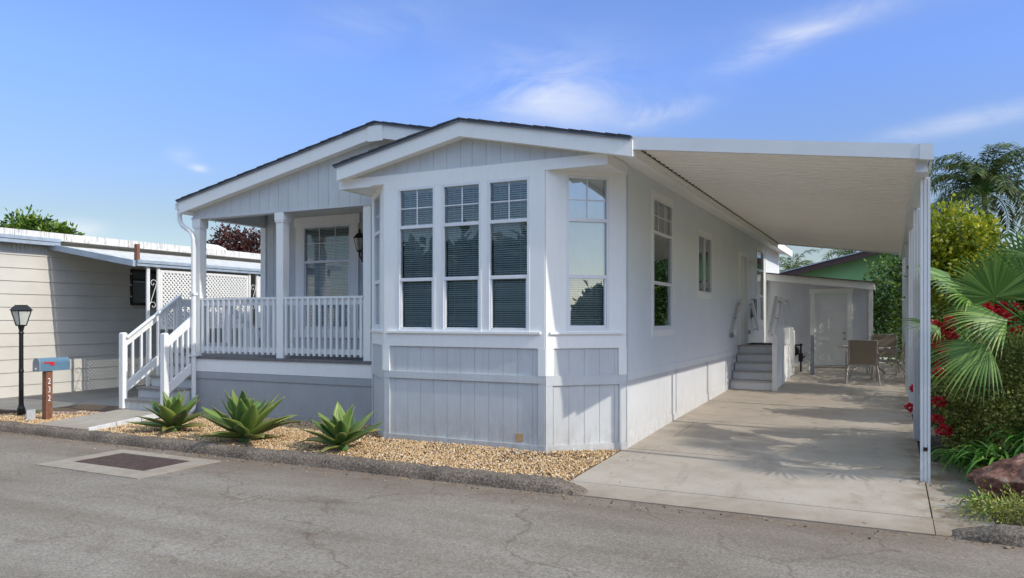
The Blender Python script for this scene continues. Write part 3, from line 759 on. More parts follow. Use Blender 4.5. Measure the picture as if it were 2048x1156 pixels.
# --- long side wall
sops = [(10.12,11.16,1.43,3.27),(12.85,13.95,2.03,3.04),(16.78,17.72,1.02,2.96),(19.2,20.3,1.50,3.30)]
wall(SW, 8.95, 23.6, .86, 3.52, sops, mat=M['sidewall'])
wall(SW, 8.95, 23.6, -.05, .859, (), mat=M['sideskirt'], name='skirting')
for i, (a, b, z0, z1) in enumerate(sops):
    if i == 2: continue
    t = .05 if i != 1 else .04; mb = MB()
    mb.fbox(SW, a-t, a, .001, .02, z0-.09, z1+.09); mb.fbox(SW, b, b+t, .001, .02, z0-.09, z1+.09)
    mb.fbox(SW, a, b, .001, .02, z1, z1+.09); mb.fbox(SW, a, b, .001, .02, z0-.09, z0)
    mb.build('window_trim', M['trim'], H)
MB().fbox(SW, 20.68, 20.78, .001, .018, .9, 3.4).build('corner_trim', M['trim'], H)
a, b, z0, z1 = sops[0]; window(SW, a, b, z0, z1, (2.09, 2.79), ([(a+b)/2-.17,(a+b)/2+.17], [3.03], 2.81, 3.23), None)
a, b, z0, z1 = sops[1]; window(SW, a, b, z0, z1, (), None, None, vert=(a+b)/2)
a, b, z0, z1 = sops[3]; window(SW, a, b, z0, z1, (2.15, 2.8), None, None)
MB().fbox(SW, 8.992, 23.6, .001, .014, .82, .92).build('belt_board', M['sidewall'], H)
mb = MB()
yy = 8.95
for yv in (11.4, 13.6, 15.3, 19.9, 22.2):
    MB().fbox(SW, yv-.006, yv+.006, .0, .016, -.02, .82).build('joint_cover', M['sideskirt'], H)
for a, b, z0, z1 in ((8.995, 11.394, -.03, .16), (11.406, 13.594, .0, .22), (13.606, 15.29, .0, .26)): MB().fbox(SW, a, b, .001, .012, z0, z1).build('base_board', M['sideskirt'], H)
mb = MB(); mb.fbox(SW, 8.942, 8.99, -.0, .022, -.05, 3.40); mb.build('corner_trim', M['wall'], H)
# side door
a, b, z0, z1 = sops[2]
mb = MB(); mb.fbox(SW, a-.07, a, .001, .05, z0, z1+.07); mb.fbox(SW, b, b+.07, .001, .05, z0, z1+.07); mb.fbox(SW, a, b, .001, .05, z1, z1+.07)
df = mb.build('door_frame', M['trim'], H)
mb = MB(); mb.fbox(SW, a, b, -.06, -.01, z0, z1)
for (c, d, e, f_) in ((.1,.42,.15,.75),(.52,.84,.15,.75),(.1,.42,.85,1.45),(.52,.84,.85,1.45),(.1,.42,1.52,1.83),(.52,.84,1.52,1.83)): mb.fbox(SW, a+c, a+d, -.01, -.003, z0+e, z0+f_)
dr = mb.build('door', M['door'], H); ML_ = MB(); ML_.lathe(SW.p(a+.08, .03, z0+.92), [(.001,-.03),(.03,-.02),(.03,.02),(.001,.03)], 10).build('handle', M['steel'], dr)
# rear wall closing the shell and the floor of the attic seen from aside
MB().box(-10.44,-2.91,23.5,23.6,-.1,3.5).build('wall', M['wall'], H)
mb = MB(); mb.prism([(-10.4,3.45),(-2.95,3.45),(-6.57,4.3)], 23.45, 23.55).build('gable_wall', M['wall'], H)

# gutter end and downspout at the left front corner
gt = MB(); gt.box(-10.72,-10.62,8.82,23.4,3.42,3.53); gu_ = gt.build('gutter', M['trim'], H)
dp_ = MB(); Yd = 8.87
pth = [(-10.67,Yd,3.44),(-10.67,Yd,3.30),(-10.655,Yd,3.22),(-10.60,Yd,3.15),(-10.42,Yd,3.05),(-10.36,Yd,2.99),(-10.335,Yd,2.90),(-10.335,Yd,1.0),(-10.33,Yd,.92),(-10.33,Yd,.14),(-10.31,Yd-.04,.08),(-10.25,Yd-.17,.05)]
dp_.tube(pth, .038, 10); dp_.lathe((-10.67,Yd,3.42), [(.035,0),(.055,.03),(.065,.07),(.065,.10),(.03,.10)], 8)
for z in (.98, 2.0): dp_.box(-10.385,-10.285,Yd-.045,Yd+.045,z-.02,z+.02)
dp_.build('downspout', M['rail'], H, smooth=False)

# roof vent caps visible beyond the canopy, on the far green house are built later
# --- wall lantern on the porch wall
WL = thing('wall_lantern', (-8.07,10.5,2.86), 'bronze carriage lantern on the porch wall right of the window', 'lantern')
mb = MB(); cx, cy, cz = -8.07, 10.36, 2.86
mb.box(cx-.05,cx+.05,10.475,10.495,cz-.30,cz-.12); mb.tube([(cx,10.48,cz-.2),(cx,10.42,cz-.26),(cx,cy,cz-.2),(cx,cy,cz-.14)], .012, 6)
mb.lathe((cx,cy,cz), [(.02,-.14),(.055,-.12),(.06,-.11)], 6); mb.lathe((cx,cy,cz), [(.11,.10),(.105,.12),(.05,.18),(.02,.2),(.025,.22),(.008,.26)], 6)
for k in range(6):
    t = math.pi*2*k/6; mb.tube([(cx+.055*math.cos(t),cy+.055*math.sin(t),cz-.11),(cx+.10*math.cos(t),cy+.10*math.sin(t),cz+.10)], .006, 4)
mb.build('lantern_frame', M['bronze'], WL); MB().lathe((cx,cy,cz), [(.05,-.108),(.094,.098)], 6).build('lantern_glass', M['frost'], WL)

# ------------------------------------------------------------------ porch stairs
ST = thing('porch_stairs', (-10.9, 8.4, .08), 'white front stairs with railings climbing to the porch deck from the walkway', 'staircase')
XL, XR = -11.40, -10.42
tz = [.26, .43, .61, .79, .97]; ty = [8.36, 8.62, 8.88, 9.14, 9.40]
for i in range(5):
    y1 = ty[i+1] if i < 4 else 10.5
    s_ = MB(); s_.box(XL+.001*i, XR-.001*i, ty[i]+.02, y1+.02, -.05, tz[i]-.034); so = s_.build('step', M['wall'], ST)
    t_ = MB(); t_.box(XL-.015, XR+.01, ty[i]-.01, y1+.019, tz[i]-.033, tz[i]); t_.build('tread', M['tread'], so)
def post(x, y, z0, z1, parent, w=.045, m=None):
    mb = MB(); mb.hexa([(x-w,y-w,z0),(x-w,y+w,z0),(x+w,y+w,z0),(x+w,y-w,z0),(x-w,y-w,z1),(x-w,y+w,z1),(x+w,y+w,z1),(x+w,y-w,z1)])
    mb.hexa([(x-w,y-w,z1),(x-w,y+w,z1),(x+w,y+w,z1),(x+w,y-w,z1),(x-w*.6,y-w*.6,z1+.02),(x-w*.6,y+w*.6,z1+.02),(x+w*.6,y+w*.6,z1+.02),(x+w*.6,y-w*.6,z1+.02)])
    return mb.build('newel_post', m or M['rail'], parent)
for x, yt, zt in ((XL, 9.45, 1.96), (XR+.02, 8.86, 1.83)):
    post(x, 8.36, .10, 1.34, ST)
    if x == XL: post(x, yt, .5, zt, ST)
    mb = MB(); za, zb = 1.20, 1.20+(yt-8.40)*.655+.02
    mb.vbar((x+.06*(1 if x==XL else -1)*0, 8.40, za), (x, yt, zb+.02), .04, .15)
    rr = mb.build('railing', M['rail'], ST); MB().vbar((x, 8.40, .44), (x, yt, .44+(zb-za)), .045, .16).build('bottom_rail', M['rail'], rr)
    if x == XL:
        MB().tube([(x+.07,8.38,1.27),(x+.07,yt,zb+.1)], .02, 8).build('handrail', M['rail'], ST)
    k = 6 if x == XL else 4
    for i in range(k):
        y = 8.40+(yt-8.40)*(i+.8)/(k+.3); f = (y-8.40)/(yt-8.40)
        MB().box(x-.017,x+.017,y-.017,y+.017,.44+(zb-za)*f+.05,za+(zb-za)*f-.05).build('baluster', M['rail'], rr)
# landing railing at the back-left
mb = MB(); mb.box(XL-.02,XL+.02,9.50,10.55,1.80,1.94); lr = mb.build('top_rail', M['rail'], ST); MB().box(XL-.02,XL+.02,9.50,10.55,1.05,1.13).build('bottom_rail', M['rail'], lr)
for i in range(8): y = 9.60+i*.125; MB().box(XL-.017,XL+.017,y-.017,y+.017,1.13,1.80).build('baluster', M['rail'], lr)
post(XL, 10.6, .1, 1.96, ST)
mb = MB(); mb.vbar((XL, 10.64, 1.80),(XL, 11.75, 1.02), .04, .14); lr = mb.build('top_rail', M['rail'], ST); MB().vbar((XL, 10.64, 1.05),(XL, 11.75, .27), .045, .15).build('bottom_rail', M['rail'], lr)
for i in range(8): y = 10.74+i*.125; f = (y-10.64)/1.11; MB().box(XL-.017,XL+.017,y-.017,y+.017,1.1-.78*f,1.76-.78*f).build('baluster', M['rail'], lr)
post(XL, 11.80, 0, 1.15, ST)
for i in range(4):
    s_ = MB(); s_.box(XL+.05, -10.50, 10.5+.24*i, 10.5+.24*(i+1)+.02, -.05, .79-.18*i-.034); so = s_.build('step', M['wall'], ST)
    MB().box(XL+.04, -10.49, 10.5+.24*i, 10.5+.24*(i+1)+.04, .79-.18*i-.033, .79-.18*i).build('tread', M['tread'], so)

# ------------------------------------------------------------------ side stairs at the side door
S2 = thing('side_stairs', (-2.45, 16, .17), 'white side door stairs with grey treads and slatted railing under the carport', 'staircase')
xa, xb = -2.885, -2.06
zs = [.34, .51, .68, .85, 1.02]; ys = [15.75, 16.0, 16.25, 16.5, 16.75]
for i in range(5):
    y1 = ys[i+1] if i < 4 else 17.85
    so = MB().box(xa, xb, ys[i]+.02, y1+.02, .0, zs[i]-.03).build('step', M['rail'], S2)
    MB().box(xa, xb+.0, ys[i]-.012, y1+.019, zs[i]-.029, zs[i]).build('tread', M['paletread'], so)
for i in range(4):
    so = MB().box(xa, xb, 17.87+.25*i, 17.87+.25*(i+1), .1, .85-.17*i-.03).build('step', M['rail'], S2)
    MB().box(xa, xb, 17.871+.25*i, 17.882+.25*(i+1), .85-.17*i-.029, .85-.17*i).build('tread', M['tread'], so)
XS = -2.02
def rz(y): return 1.18+(y-15.75)*.70 if y < 16.8 else (1.94 if y < 17.8 else 1.94-(y-17.8)*.66)
for y in (15.75, 16.82, 17.80, 18.88): post(XS, y, gz(y)-.05, rz(y)+.06, S2)
mb = MB()
for a, b in ((15.75,16.82),(16.82,17.80),(17.80,18.88)):
    mb.vbar((XS,a+.045,rz(a+.01)-.06),(XS,b-.045,rz(b-.001)-.06),.04,.12); 
    mb.vbar((XS,a+.045,rz(a+.01)-.86),(XS,b-.045,rz(b-.001)-.86),.05,.14)
sr = mb.build('railing', M['rail'], S2)
mb = MB(); mb.prism([(15.80,.12),(18.84,.22),(18.84,.42),(17.8,1.02),(16.8,1.02),(15.80,.38)], XS-.012, XS+.012, 'x').build('stringer', M['rail'], S2)
for i in range(22):
    y = 15.86+i*.135
    if min(abs(y-q_) for q_ in (15.75,16.82,17.8,18.88)) < .06: continue
    MB().box(XS+.021,XS+.05,y-.022,y+.022,rz(y)-.92,rz(y)-.06).build('baluster', M['rail'], sr)
for (p0, p1) in (((-2.80,15.80,1.30),(-2.80,16.75,1.98)),((-2.80,17.9,1.98),(-2.80,18.85,1.34)),((XS-.10,15.72,1.26),(XS-.10,16.80,2.02))):
    hr = MB().bar(p0, p1, .055, .11).build('handrail', M['rail'], S2)
    br = MB(); x = p0[0]; s_ = -1 if x < -2.5 else 1
    for f in (.05,.5,.95):
        q_ = Vector(p0).lerp(Vector(p1), f); br.tube([q_, q_+Vector((s_*.09,0,-.06))], .01, 6)
    if x < -2.5: br.box(x-.07,x-.02,p0[1]-.14,p0[1]-.04,min(p0[2],p1[2])-.1,min(p0[2],p1[2])-.02)
    br.build('bracket', M['grey'], hr)
tag(ML().box(-2.75,-2.2,17.0,17.7,1.022,1.045).build('doormat', M['mat']), 'black doormat on the side stair landing', 'doormat')
tag(ML().box(-2.898,-2.80,18.42,18.70,1.62,2.05).build('meter_box', M['grey'], bevel=.006), 'flat grey electric box on the side wall past the door', 'meter box')
WLm = ML().box(-2.9,-2.80,18.15,18.27,2.90,2.98); WLm.lathe((-2.80,18.21,2.80), [(.02,0),(.06,.02),(.07,.14),(.03,.16)], 10)
tag(WLm.build('wall_lamp', M['white']), 'small white wall lamp beside the side door', 'wall lamp')

# ------------------------------------------------------------------ carport
CP = thing('carport', (-1.1, 8, 0), 'white aluminium carport canopy on slim posts along the driveway', 'carport')
CX0, CX1, CY0, CY1 = -2.55, .365, 8.12, 20.3
def cz_(x): return 3.615-(x-CX0)*.131
mb = MB()                                                # pans and ribs
mb.hexa([(CX0,CY0+.03,cz_(CX0)-.09),(CX0,CY1-.01,cz_(CX0)-.09),(CX1-.02,CY1-.01,cz_(CX1)-.09),(CX1-.02,CY0+.03,cz_(CX1)-.09),(CX0,CY0+.03,cz_(CX0)-.07),(CX0,CY1-.01,cz_(CX0)-.07),(CX1-.02,CY1-.01,cz_(CX1)-.07),(CX1-.02,CY0+.03,cz_(CX1)-.07)])
y = CY0+.1; i = 0
while y < CY1-.1:
    h = .014 if i % 2 else .006; w_ = .022
    mb.hexa([(CX0,y,cz_(CX0)-.09-h),(CX0,y+w_,cz_(CX0)-.09-h),(CX1-.06,y+w_,cz_(CX1-.06)-.09-h),(CX1-.06,y,cz_(CX1-.06)-.09-h),(CX0,y-.012,cz_(CX0)-.0895),(CX0,y+w_+.012,cz_(CX0)-.0895),(CX1-.06,y+w_+.012,cz_(CX1-.06)-.0895),(CX1-.06,y-.012,cz_(CX1-.06)-.0895)])
    y += .1; i += 1
mb.build('canopy', M['canopy'], CP)
mb = MB()
fascia_x(mb, CX0-.015, CX1-.10, cz_, CY0-.02, CY0+.03, .14, .0); fascia_x(mb, CX1-.10, CX1+.012, cz_, CY0-.026, CY0+.03, .15, -.004)
fascia_x(mb, CX0-.015, CX1, cz_, CY1-.01, CY1+.03, .13, .0)
mb.box(CX1-.012, CX1+.012, CY0+.031, CY1, cz_(CX1)-.145, cz_(CX1)+.004)
mb.build('fascia', M['alum'], CP)
mb = MB(); mb.box(CX1-.13, CX1-.03, CY0+.10, CY1-.1, cz_(CX1)-.235, cz_(CX1)-.10); mb.build('beam', M['alum'], CP)
mb = MB(); mb.box(CX0-.03, CX0+.035, CY0+.035, CY1, cz_(CX0)-.155, cz_(CX0)-.11)
mb.build('ledger', M['canopy'], CP)
mb = MB(); y = CY0+.12
while y < CY1-.1: mb.box(CX0+.036, CX0+.05, y, y+.05, cz_(CX0)-.118, cz_(CX0)-.09); y += .1
mb.box(CX0+.034, CX0+.04, CY0+.1, CY1-.05, cz_(CX0)-.112, cz_(CX0)-.092); mb.build('rib_closure', M['black'], CP)
for y in (8.60, 10.95, 13.45, 15.95, 19.6):
    mb = MB(); x = .33; zb = gz(y)-.02; zt = cz_(CX1)-.232
    for dx in (-.032, .0, .032): mb.box(x+dx-.011, x+dx+.011, y-.035, y+.035, zb, zt)
    mb.box(x-.04, x+.04, y-.024, y+.024, zb, zt)
    for dx in (-.043,): mb.box(x-.045, x-.039, y-.03, y-.012, zb, zt); mb.box(x-.045, x-.039, y+.012, y+.03, zb, zt)
    mb.build('post', M['alum'], CP)
MB().box(.312,.348,8.555,8.566,gz(8.6)+.30,gz(8.6)+.335).build('outlet_hole', M['bronze'], CP)

# ------------------------------------------------------------------ storage shed
SH = thing('storage_shed', (-1.8, 20.9, .36), 'grey panelled storage shed with white trim and white door at the end of the driveway', 'shed')
SF = F(0, 20.9, 0); shd = [(-1.70,-.93,.38,2.23)]
def shz(x): return 2.80-(x+2.9)*.115
wall(SF, -2.89, -.36, .2, 2.6, shd, mat=M['shed'], groove=.28, parent=SH, top=lambda u: shz(u)-.17)
wall(F(-.36,0,90), 20.9, 23.4, .2, 2.33, (), mat=M['wall'], parent=SH)
mb = MB(); mb.fbox(SF, -1.81, -1.70, .001, .022, .38, 2.23); mb.fbox(SF, -.93, -.82, .001, .022, .38, 2.23); mb.fbox(SF, -1.83, -.80, .001, .024, 2.23, 2.35)
mb.fbox(SF, -.45, -.36, .001, .02, .3, 2.33); mb.fbox(SF, -2.89, -1.83, .001, .02, .3, .42)
sd = mb.build('door_frame', M['trim'], SH)
mb = MB(); fascia_x(mb, -2.89, -.31, shz, 20.78, 20.81, .17, .03); fascia_x(mb, -2.89, -.36, shz, 20.81, 20.9, .02, .18); mb.box(-.34,-.31,20.81,23.4,2.32,2.48); mb.build('fascia', M['trim'], SH)
mb = MB(); fascia_x(mb, -2.89, -.28, shz, 20.75, 23.4, .03, .0); mb.build('roof', M['timber'], SH)
mb = MB(); mb.fbox(SF, -1.70, -.93, -.06, -.012, .40, 2.22)
for c, d, e, f_ in ((.10,.33,1.50,1.70),(.44,.67,1.50,1.70),(.10,.33,.80,1.40),(.44,.67,.80,1.40),(.10,.33,.12,.66),(.44,.67,.12,.66)):
    for q_ in ((c,d,e,e+.02),(c,d,f_-.02,f_),(c,c+.02,e+.02,f_-.02),(d-.02,d,e+.02,f_-.02)): mb.fbox(SF, -1.70+q_[0], -1.70+q_[1], -.012, -.004, .40+q_[2], .40+q_[3])
dr = mb.build('door', M['door'], SH)
for z in (1.22, 1.07): MB().lathe((-1.0, 20.865, z), [(.001,-.03),(.03,-.02),(.03,.02),(.001,.03)], 10).build('handle', M['steel'], dr)
MB().box(-1.72,-.9,20.55,20.9,.30,.375).build('doorstep', M['walk'], SH)

# bollard, gas meter, valve
b_ = ML(); b_.box(-1.625,-1.54,18.82,18.90,.2,1.20); b_.hexa([(-1.625,18.82,1.20),(-1.625,18.90,1.20),(-1.54,18.90,1.20),(-1.54,18.82,1.20),(-1.60,18.845,1.22),(-1.60,18.875,1.22),(-1.565,18.875,1.22),(-1.565,18.845,1.22)])
tag(b_.build('bollard', M['grey']), 'square blue grey bollard standing before the shed wall', 'bollard')
GM = thing('gas_meter', (-1.98,19.5,.3), 'black gas meter with round regulator beside the stairs', 'gas meter')
mb = MB(); mb.tube([(-1.90,19.5,.25),(-1.90,19.5,.98)], .022, 8); mb.tube([(-2.12,19.5,.93),(-1.86,19.5,.95)], .02, 8); mb.tube([(-1.90,19.5,.62),(-1.82,19.5,.66),(-1.78,19.5,.75)], .02, 8)
mb.box(-1.95,-1.85,19.45,19.55,.55,.75); mb.build('pipework', M['black'], GM)
MB().tube([(-2.04,19.42,.80),(-2.04,19.44,.80),(-2.04,19.52,.80),(-2.04,19.55,.80)], [.09,.115,.115,.09], 18).build('regulator', M['black'], GM)
MB().tube([(-1.75,19.45,.72),(-1.75,19.53,.72)], .07, 16).build('dial', M['silver'], GM)
vm = ML(); vm.tube([(-1.74,19.7,.3),(-1.74,19.7,.55)], .022, 8); vm.tube([(-1.80,19.7,.55),(-1.66,19.7,.56)], .018, 8); vm.tube([(-1.66,19.7,.6),(-1.66,19.7,.5)], .012, 6)
tag(vm.build('hose_tap', M['white']), 'small white hose tap behind the gas meter', 'tap')

# patio set
def sling_chair(name, loc, rz_, label):
    c = thing(name, loc, label, 'chair', 'tan sling patio chairs around the glass table', rz_)
    sl = ML(); sl.hexa([(-.24,-.22,.40),(-.24,.24,.43),(.24,.24,.43),(.24,-.22,.40),(-.24,-.22,.412),(-.24,.24,.442),(.24,.24,.442),(.24,-.22,.412)]).build('seat', M['tan'], c)
    sl = ML(); sl.hexa([(-.24,-.23,.41),(-.24,-.218,.41),(.24,-.218,.41),(.24,-.23,.41),(-.25,-.38,.90),(-.25,-.368,.90),(.25,-.368,.90),(.25,-.38,.90)]).build('backrest', M['tan'], c)
    fm = ML()
    for s in (-1, 1):
        x = s*.265
        fm.tube([(x*.97,.26,.43),(x*.97,-.22,.40),(x,-.30,.65),(x,-.385,.92)], .014, 8)
    fm.tube([(-.265,-.385,.91),(.265,-.385,.91)], .013, 8); fm.tube([(-.26,.26,.43),(.26,.26,.43)], .013, 8); fm.tube([(-.26,-.22,.40),(.26,-.22,.40)], .013, 8)
    fm.build('chair_frame', M['frame'], c)
    for s in (-1, 1):
        x = s*.30
        ML().tube([(x,.30,.0),(x,.27,.55),(x,.24,.63),(x,.15,.655),(x,-.26,.64),(x*.93,-.31,.64)], .015, 8).build('armrest', M['frame'], c)
        ML().tube([(x*1.05,-.42,.0),(x,-.36,.20),(x*.9,-.23,.40)], .016, 8).build('leg', M['frame'], c)
    return c
zc = gz(17.5)
sling_chair('patio_chair', (-.50,17.55,zc), R(4), 'tan sling patio chair in front of the table, its back to the street')
sling_chair('patio_chair', (.02,18.25,gz(18.2)), R(80), 'patio chair on the carport post side, turned sideways to the table')
sling_chair('patio_chair', (-.12,19.45,gz(19.4)), R(176), 'patio chair behind the glass table, facing the street')
T = thing('patio_table', (-.41,18.35,gz(18.35)), 'round glass topped patio table with bowed legs near the shed', 'table')
ML().lathe((0,0,.70), [(.001,0),(.58,0),(.60,.006),(.58,.012),(.001,.012)], 40).build('tabletop', M['clearglass'], T)
rim = ML(); rim.tube([(.6*math.cos(t*math.pi/16),.6*math.sin(t*math.pi/16),.705) for t in range(33)], .014, 6).build('rim', M['frame'], T)
for k in range(4):
    t = R(45+90*k); c_, s_ = math.cos(t), math.sin(t)
    ML().tube([(.50*c_,.50*s_,.0),(.49*c_,.49*s_,.10),(.42*c_,.42*s_,.20),(.24*c_,.24*s_,.28),(.20*c_,.20*s_,.45),(.36*c_,.36*s_,.62),(.55*c_,.55*s_,.695)], .013, 8).build('leg', M['frame'], T)

# ------------------------------------------------------------------ neighbour's home on the left
NH = thing('neighbour_home', (-18, 9, 0), 'cream lap sided mobile home with white flat roof edge and blue grey awning at left', 'house')
NW = F(-16, 0, 90)
mb = MB(); z = -.05; bh = .268; Y0, Y1 = 2.0, 27.0; nop = (11.95, 12.75, 1.95, 2.71)
while z < 3.1:
    z1 = min(z+bh, 3.12)
    segs = [(Y0, Y1)] if (z1 <= nop[2]+.02 or z >= nop[3]-.05) else [(Y0, nop[0]), (nop[1], Y1)]
    for a, b in segs:
        P_ = NW.p; mb.hexa([P_(a,-.05,z),P_(a,.022,z),P_(b,.022,z),P_(b,-.05,z),P_(a,-.05,z1),P_(a,.004,z1-.001),P_(b,.004,z1-.001),P_(b,-.05,z1)])
    z += bh
mb.build('wall', M['cream'], NH)
MB().box(-23, -16.06, 2.0, 27.0, -.1, 3.3).build('wall', M['cream'], NH)
mb = MB()
for i in range(60): y = 5+i*.083; mb.fbox(NW, y, y+.04, .0, .024, 2.93, 3.11)
mb.build('ribbed_frieze', M['cream'], NH)
mb = MB(); mb.box(-23.2,-15.76,1.8,27.2,3.24,3.40); mb.build('roof', M['roofmetal'], NH)
mb = MB(); mb.box(-15.98,-15.70,1.8,10.05,3.12,3.235); mb.box(-15.76,-15.68,1.8,10.05,3.20,3.27); mb.build('gutter', M['bluetrim'], NH)
mb = MB(); mb.box(-16.0,-15.98,11.9,12.8,1.9,2.76); nwf = mb.build('window', M['bronze'], NH)
MB().quad((-15.975,11.97,1.96),(-15.975,12.73,1.96),(-15.975,12.73,2.70),(-15.975,11.97,2.70)).build('pane', M['glass'], nwf, recalc=False)
MB().box(-15.974,-15.96,12.33,12.37,1.96,2.70).build('mullion', M['bronze'], nwf)
def awz(x): return 3.17-(x+16)*.165
mb = MB(); fascia_x(mb, -15.95, -13.3, awz, 10.0, 26, .03, .0); mb.build('awning', M['roofmetal'], NH)
mb = MB(); fascia_x(mb, -15.95, -13.26, awz, 9.93, 9.99, .12, -.02); mb.build('awning_fascia', M['bluetrim'], NH)
mb = MB(); mb.box(-13.30,-13.22,10.0,26,2.63,2.74); mb.box(-13.22,-13.20,10.0,26,2.69,2.75); mb.build('awning_gutter', M['bluetrim'], NH)
MB().box(-13.33,-13.23,9.92,9.99,2.62,3.08).build('awning_end', M['timber'], NH) if False else None
MB().box(-13.34,-13.26,10.02,10.09,2.74,3.06).build('brown_stub', M['wood'], NH)
for y in (10.30, 10.54, 12.98, 13.22, 16.2, 16.45):
    mb = MB(); mb.box(-13.32,-13.28,y-.03,y+.03,0,2.64); mb.box(-13.33,-13.27,y-.012,y+.012,0,2.64); mb.build('awning_post', M['whitelat'], NH)
def lattice(y0, y1, z0, z1, x=-13.3, pitch=.088, sw=.031):
    mb = MB(); hgt = z1-z0; L = y1-y0
    def clip(c, sgn, xo):
        pts = []
        # line: (y-y0) = c + sgn*(z-z0)
        t0, t1 = z0, z1
        ya, yb = y0+c, y0+c+sgn*hgt
        if sgn > 0: lo_t = max(0, -c); hi_t = min(hgt, L-c)
        else: lo_t = max(0, c-L); hi_t = min(hgt, c)
        if hi_t-lo_t < .02: return
        mb.bar((x+xo, y0+c+sgn*lo_t, z0+lo_t), (x+xo, y0+c+sgn*hi_t, z0+hi_t), .006, sw, up=(1,0,0)) if False else bar2(mb, x+xo, y0+c+sgn*lo_t, z0+lo_t, y0+c+sgn*hi_t, z0+hi_t, sw)
    def bar2(mb, xx, ya, za, yb, zb, w):
        d = Vector((0, yb-ya, zb-za)).normalized(); pz = Vector((0, -d.z, d.y))*w/2; t = Vector((.003,0,0))
        a = Vector((xx,ya,za)); b = Vector((xx,yb,zb)); mb.hexa([a-pz-t,a+pz-t,a+pz+t,a-pz+t,b-pz-t,b+pz-t,b+pz+t,b-pz+t])
    c = -hgt
    while c < L: clip(c, 1, -.004); c += pitch
    c = 0
    while c < L+hgt: clip(c, -1, .004); c += pitch
    mb.box(x-.012,x+.012,y0-.02,y1+.02,z1,z1+.05); mb.box(x-.012,x+.012,y0-.02,y1+.02,z0-.05,z0)
    mb.box(x-.012,x+.012,y0-.02,y0+.02,z0,z1); mb.box(x-.012,x+.012,y1-.02,y1+.02,z0,z1)
    return mb.build('lattice_panel', M['whitelat'], NH)
lattice(10.60, 12.92, 1.42, 2.53); lattice(13.28, 16.12, 1.42, 2.53); lattice(16.52, 19.5, 1.42, 2.53)
# wrought scrolls between the doubled posts
for yc in (10.42, 13.10):
    mb = MB()
    for zc_, s in ((2.3, 1), (1.85, -1)):
        pts_ = [(-13.3, yc+s*(.09-.012*k*.5)*math.cos(k*.5), zc_+(.09-.006*k)*math.sin(k*.5)) for k in range(14)]; mb.tube(pts_, .006, 5)
    mb.tube([(-13.3,yc+.08,2.3),(-13.3,yc-.08,1.85)], .006, 5)
    mb.build('iron_scroll', M['whitelat'], NH)
dm = thing('roof_dome', (-17.5,15.5,3.4), 'white plastic roof dome on the cream home', 'skylight'); 
ds = ML(); ds.lathe((0,0,0), [(.6,0),(.6,.06),(.5,.2),(.3,.29),(.001,.33)], 20).build('dome', M['white'], dm, smooth=True); ML().lathe((0,0,-.02), [(.001,0),(.68,0),(.68,.05),(.001,.05)], 20).build('flange', M['bluetrim'], dm)
# timber and stone edging of the gravel by the neighbour's drive
e = ML(); e.bar((-13.6,7.62,-.0),(-12.75,7.72,.0), .09, .09); tag(e.build('timber_edging', M['timber'], bevel=.01), 'dark short timber edging behind the lamp post', 'edging')
eg = ML(); random.seed(5)
for i in range(15):
    t = i/14; x = -12.62+t*1.15; y = 7.80+t*.38; s = .05+.02*random.random(); eg.hexa([(x-s,y-.05,-.03),(x-s*.9,y+.05,-.03),(x+s,y+.05,-.03),(x+s*.9,y-.05,-.03),(x-s*.8,y-.04,.035),(x-s*.8,y+.03,.045),(x+s*.8,y+.04,.04),(x+s*.75,y-.04,.035)])
tag(eg.build('stone_border', M['brick'], bevel=.008), 'row of small pinkish border stones left of the porch stairs', 'edging')

# ------------------------------------------------------------------ lamp post, mailbox, small sign
LP = thing('lamp_post', (-12.78,7.52,0), 'black garden lamp post with tapered four sided lantern at far left', 'lamp post')
ML().lathe((0,0,-.05), [(.06,0),(.06,.16),(.042,.20),(.036,.26),(.034,.75),(.040,.78),(.034,.81),(.032,1.38),(.045,1.40),(.03,1.43),(.045,1.50),(.055,1.53)], 14).build('post', M['black'], LP)
fr_ = ML()
for k in range(4):
    t = R(45+90*k); c_, s_ = math.cos(t), math.sin(t); fr_.tube([(.075*c_,.075*s_,1.48),(.145*c_,.145*s_,1.72)], .009, 4)
    t2 = R(135+90*k); fr_.tube([(.145*c_,.145*s_,1.72),(.145*math.cos(t2),.145*math.sin(t2),1.72)], .01, 4)
    fr_.tube([(.075*c_,.075*s_,1.48),(.075*math.cos(t2),.075*math.sin(t2),1.48)], .01, 4)
fr_.build('lantern_frame', M['black'], LP)
g_ = ML(); a = .05; b = .098; g_.hexa([(-a,-a,1.485),(-a,a,1.485),(a,a,1.485),(a,-a,1.485),(-b,-b,1.715),(-b,b,1.715),(b,b,1.715),(b,-b,1.715)]).build('lantern_glass', M['frost'], LP)
g_ = ML(); a = .125; b = .075; g_.hexa([(-a,-a,1.725),(-a,a,1.725),(a,a,1.725),(a,-a,1.725),(-b,-b,1.80),(-b,b,1.80),(b,b,1.80),(b,-b,1.80)]); g_.box(-b*.9,b*.9,-b*.9,b*.9,1.80,1.815); g_.build('lantern_cap', M['black'], LP)

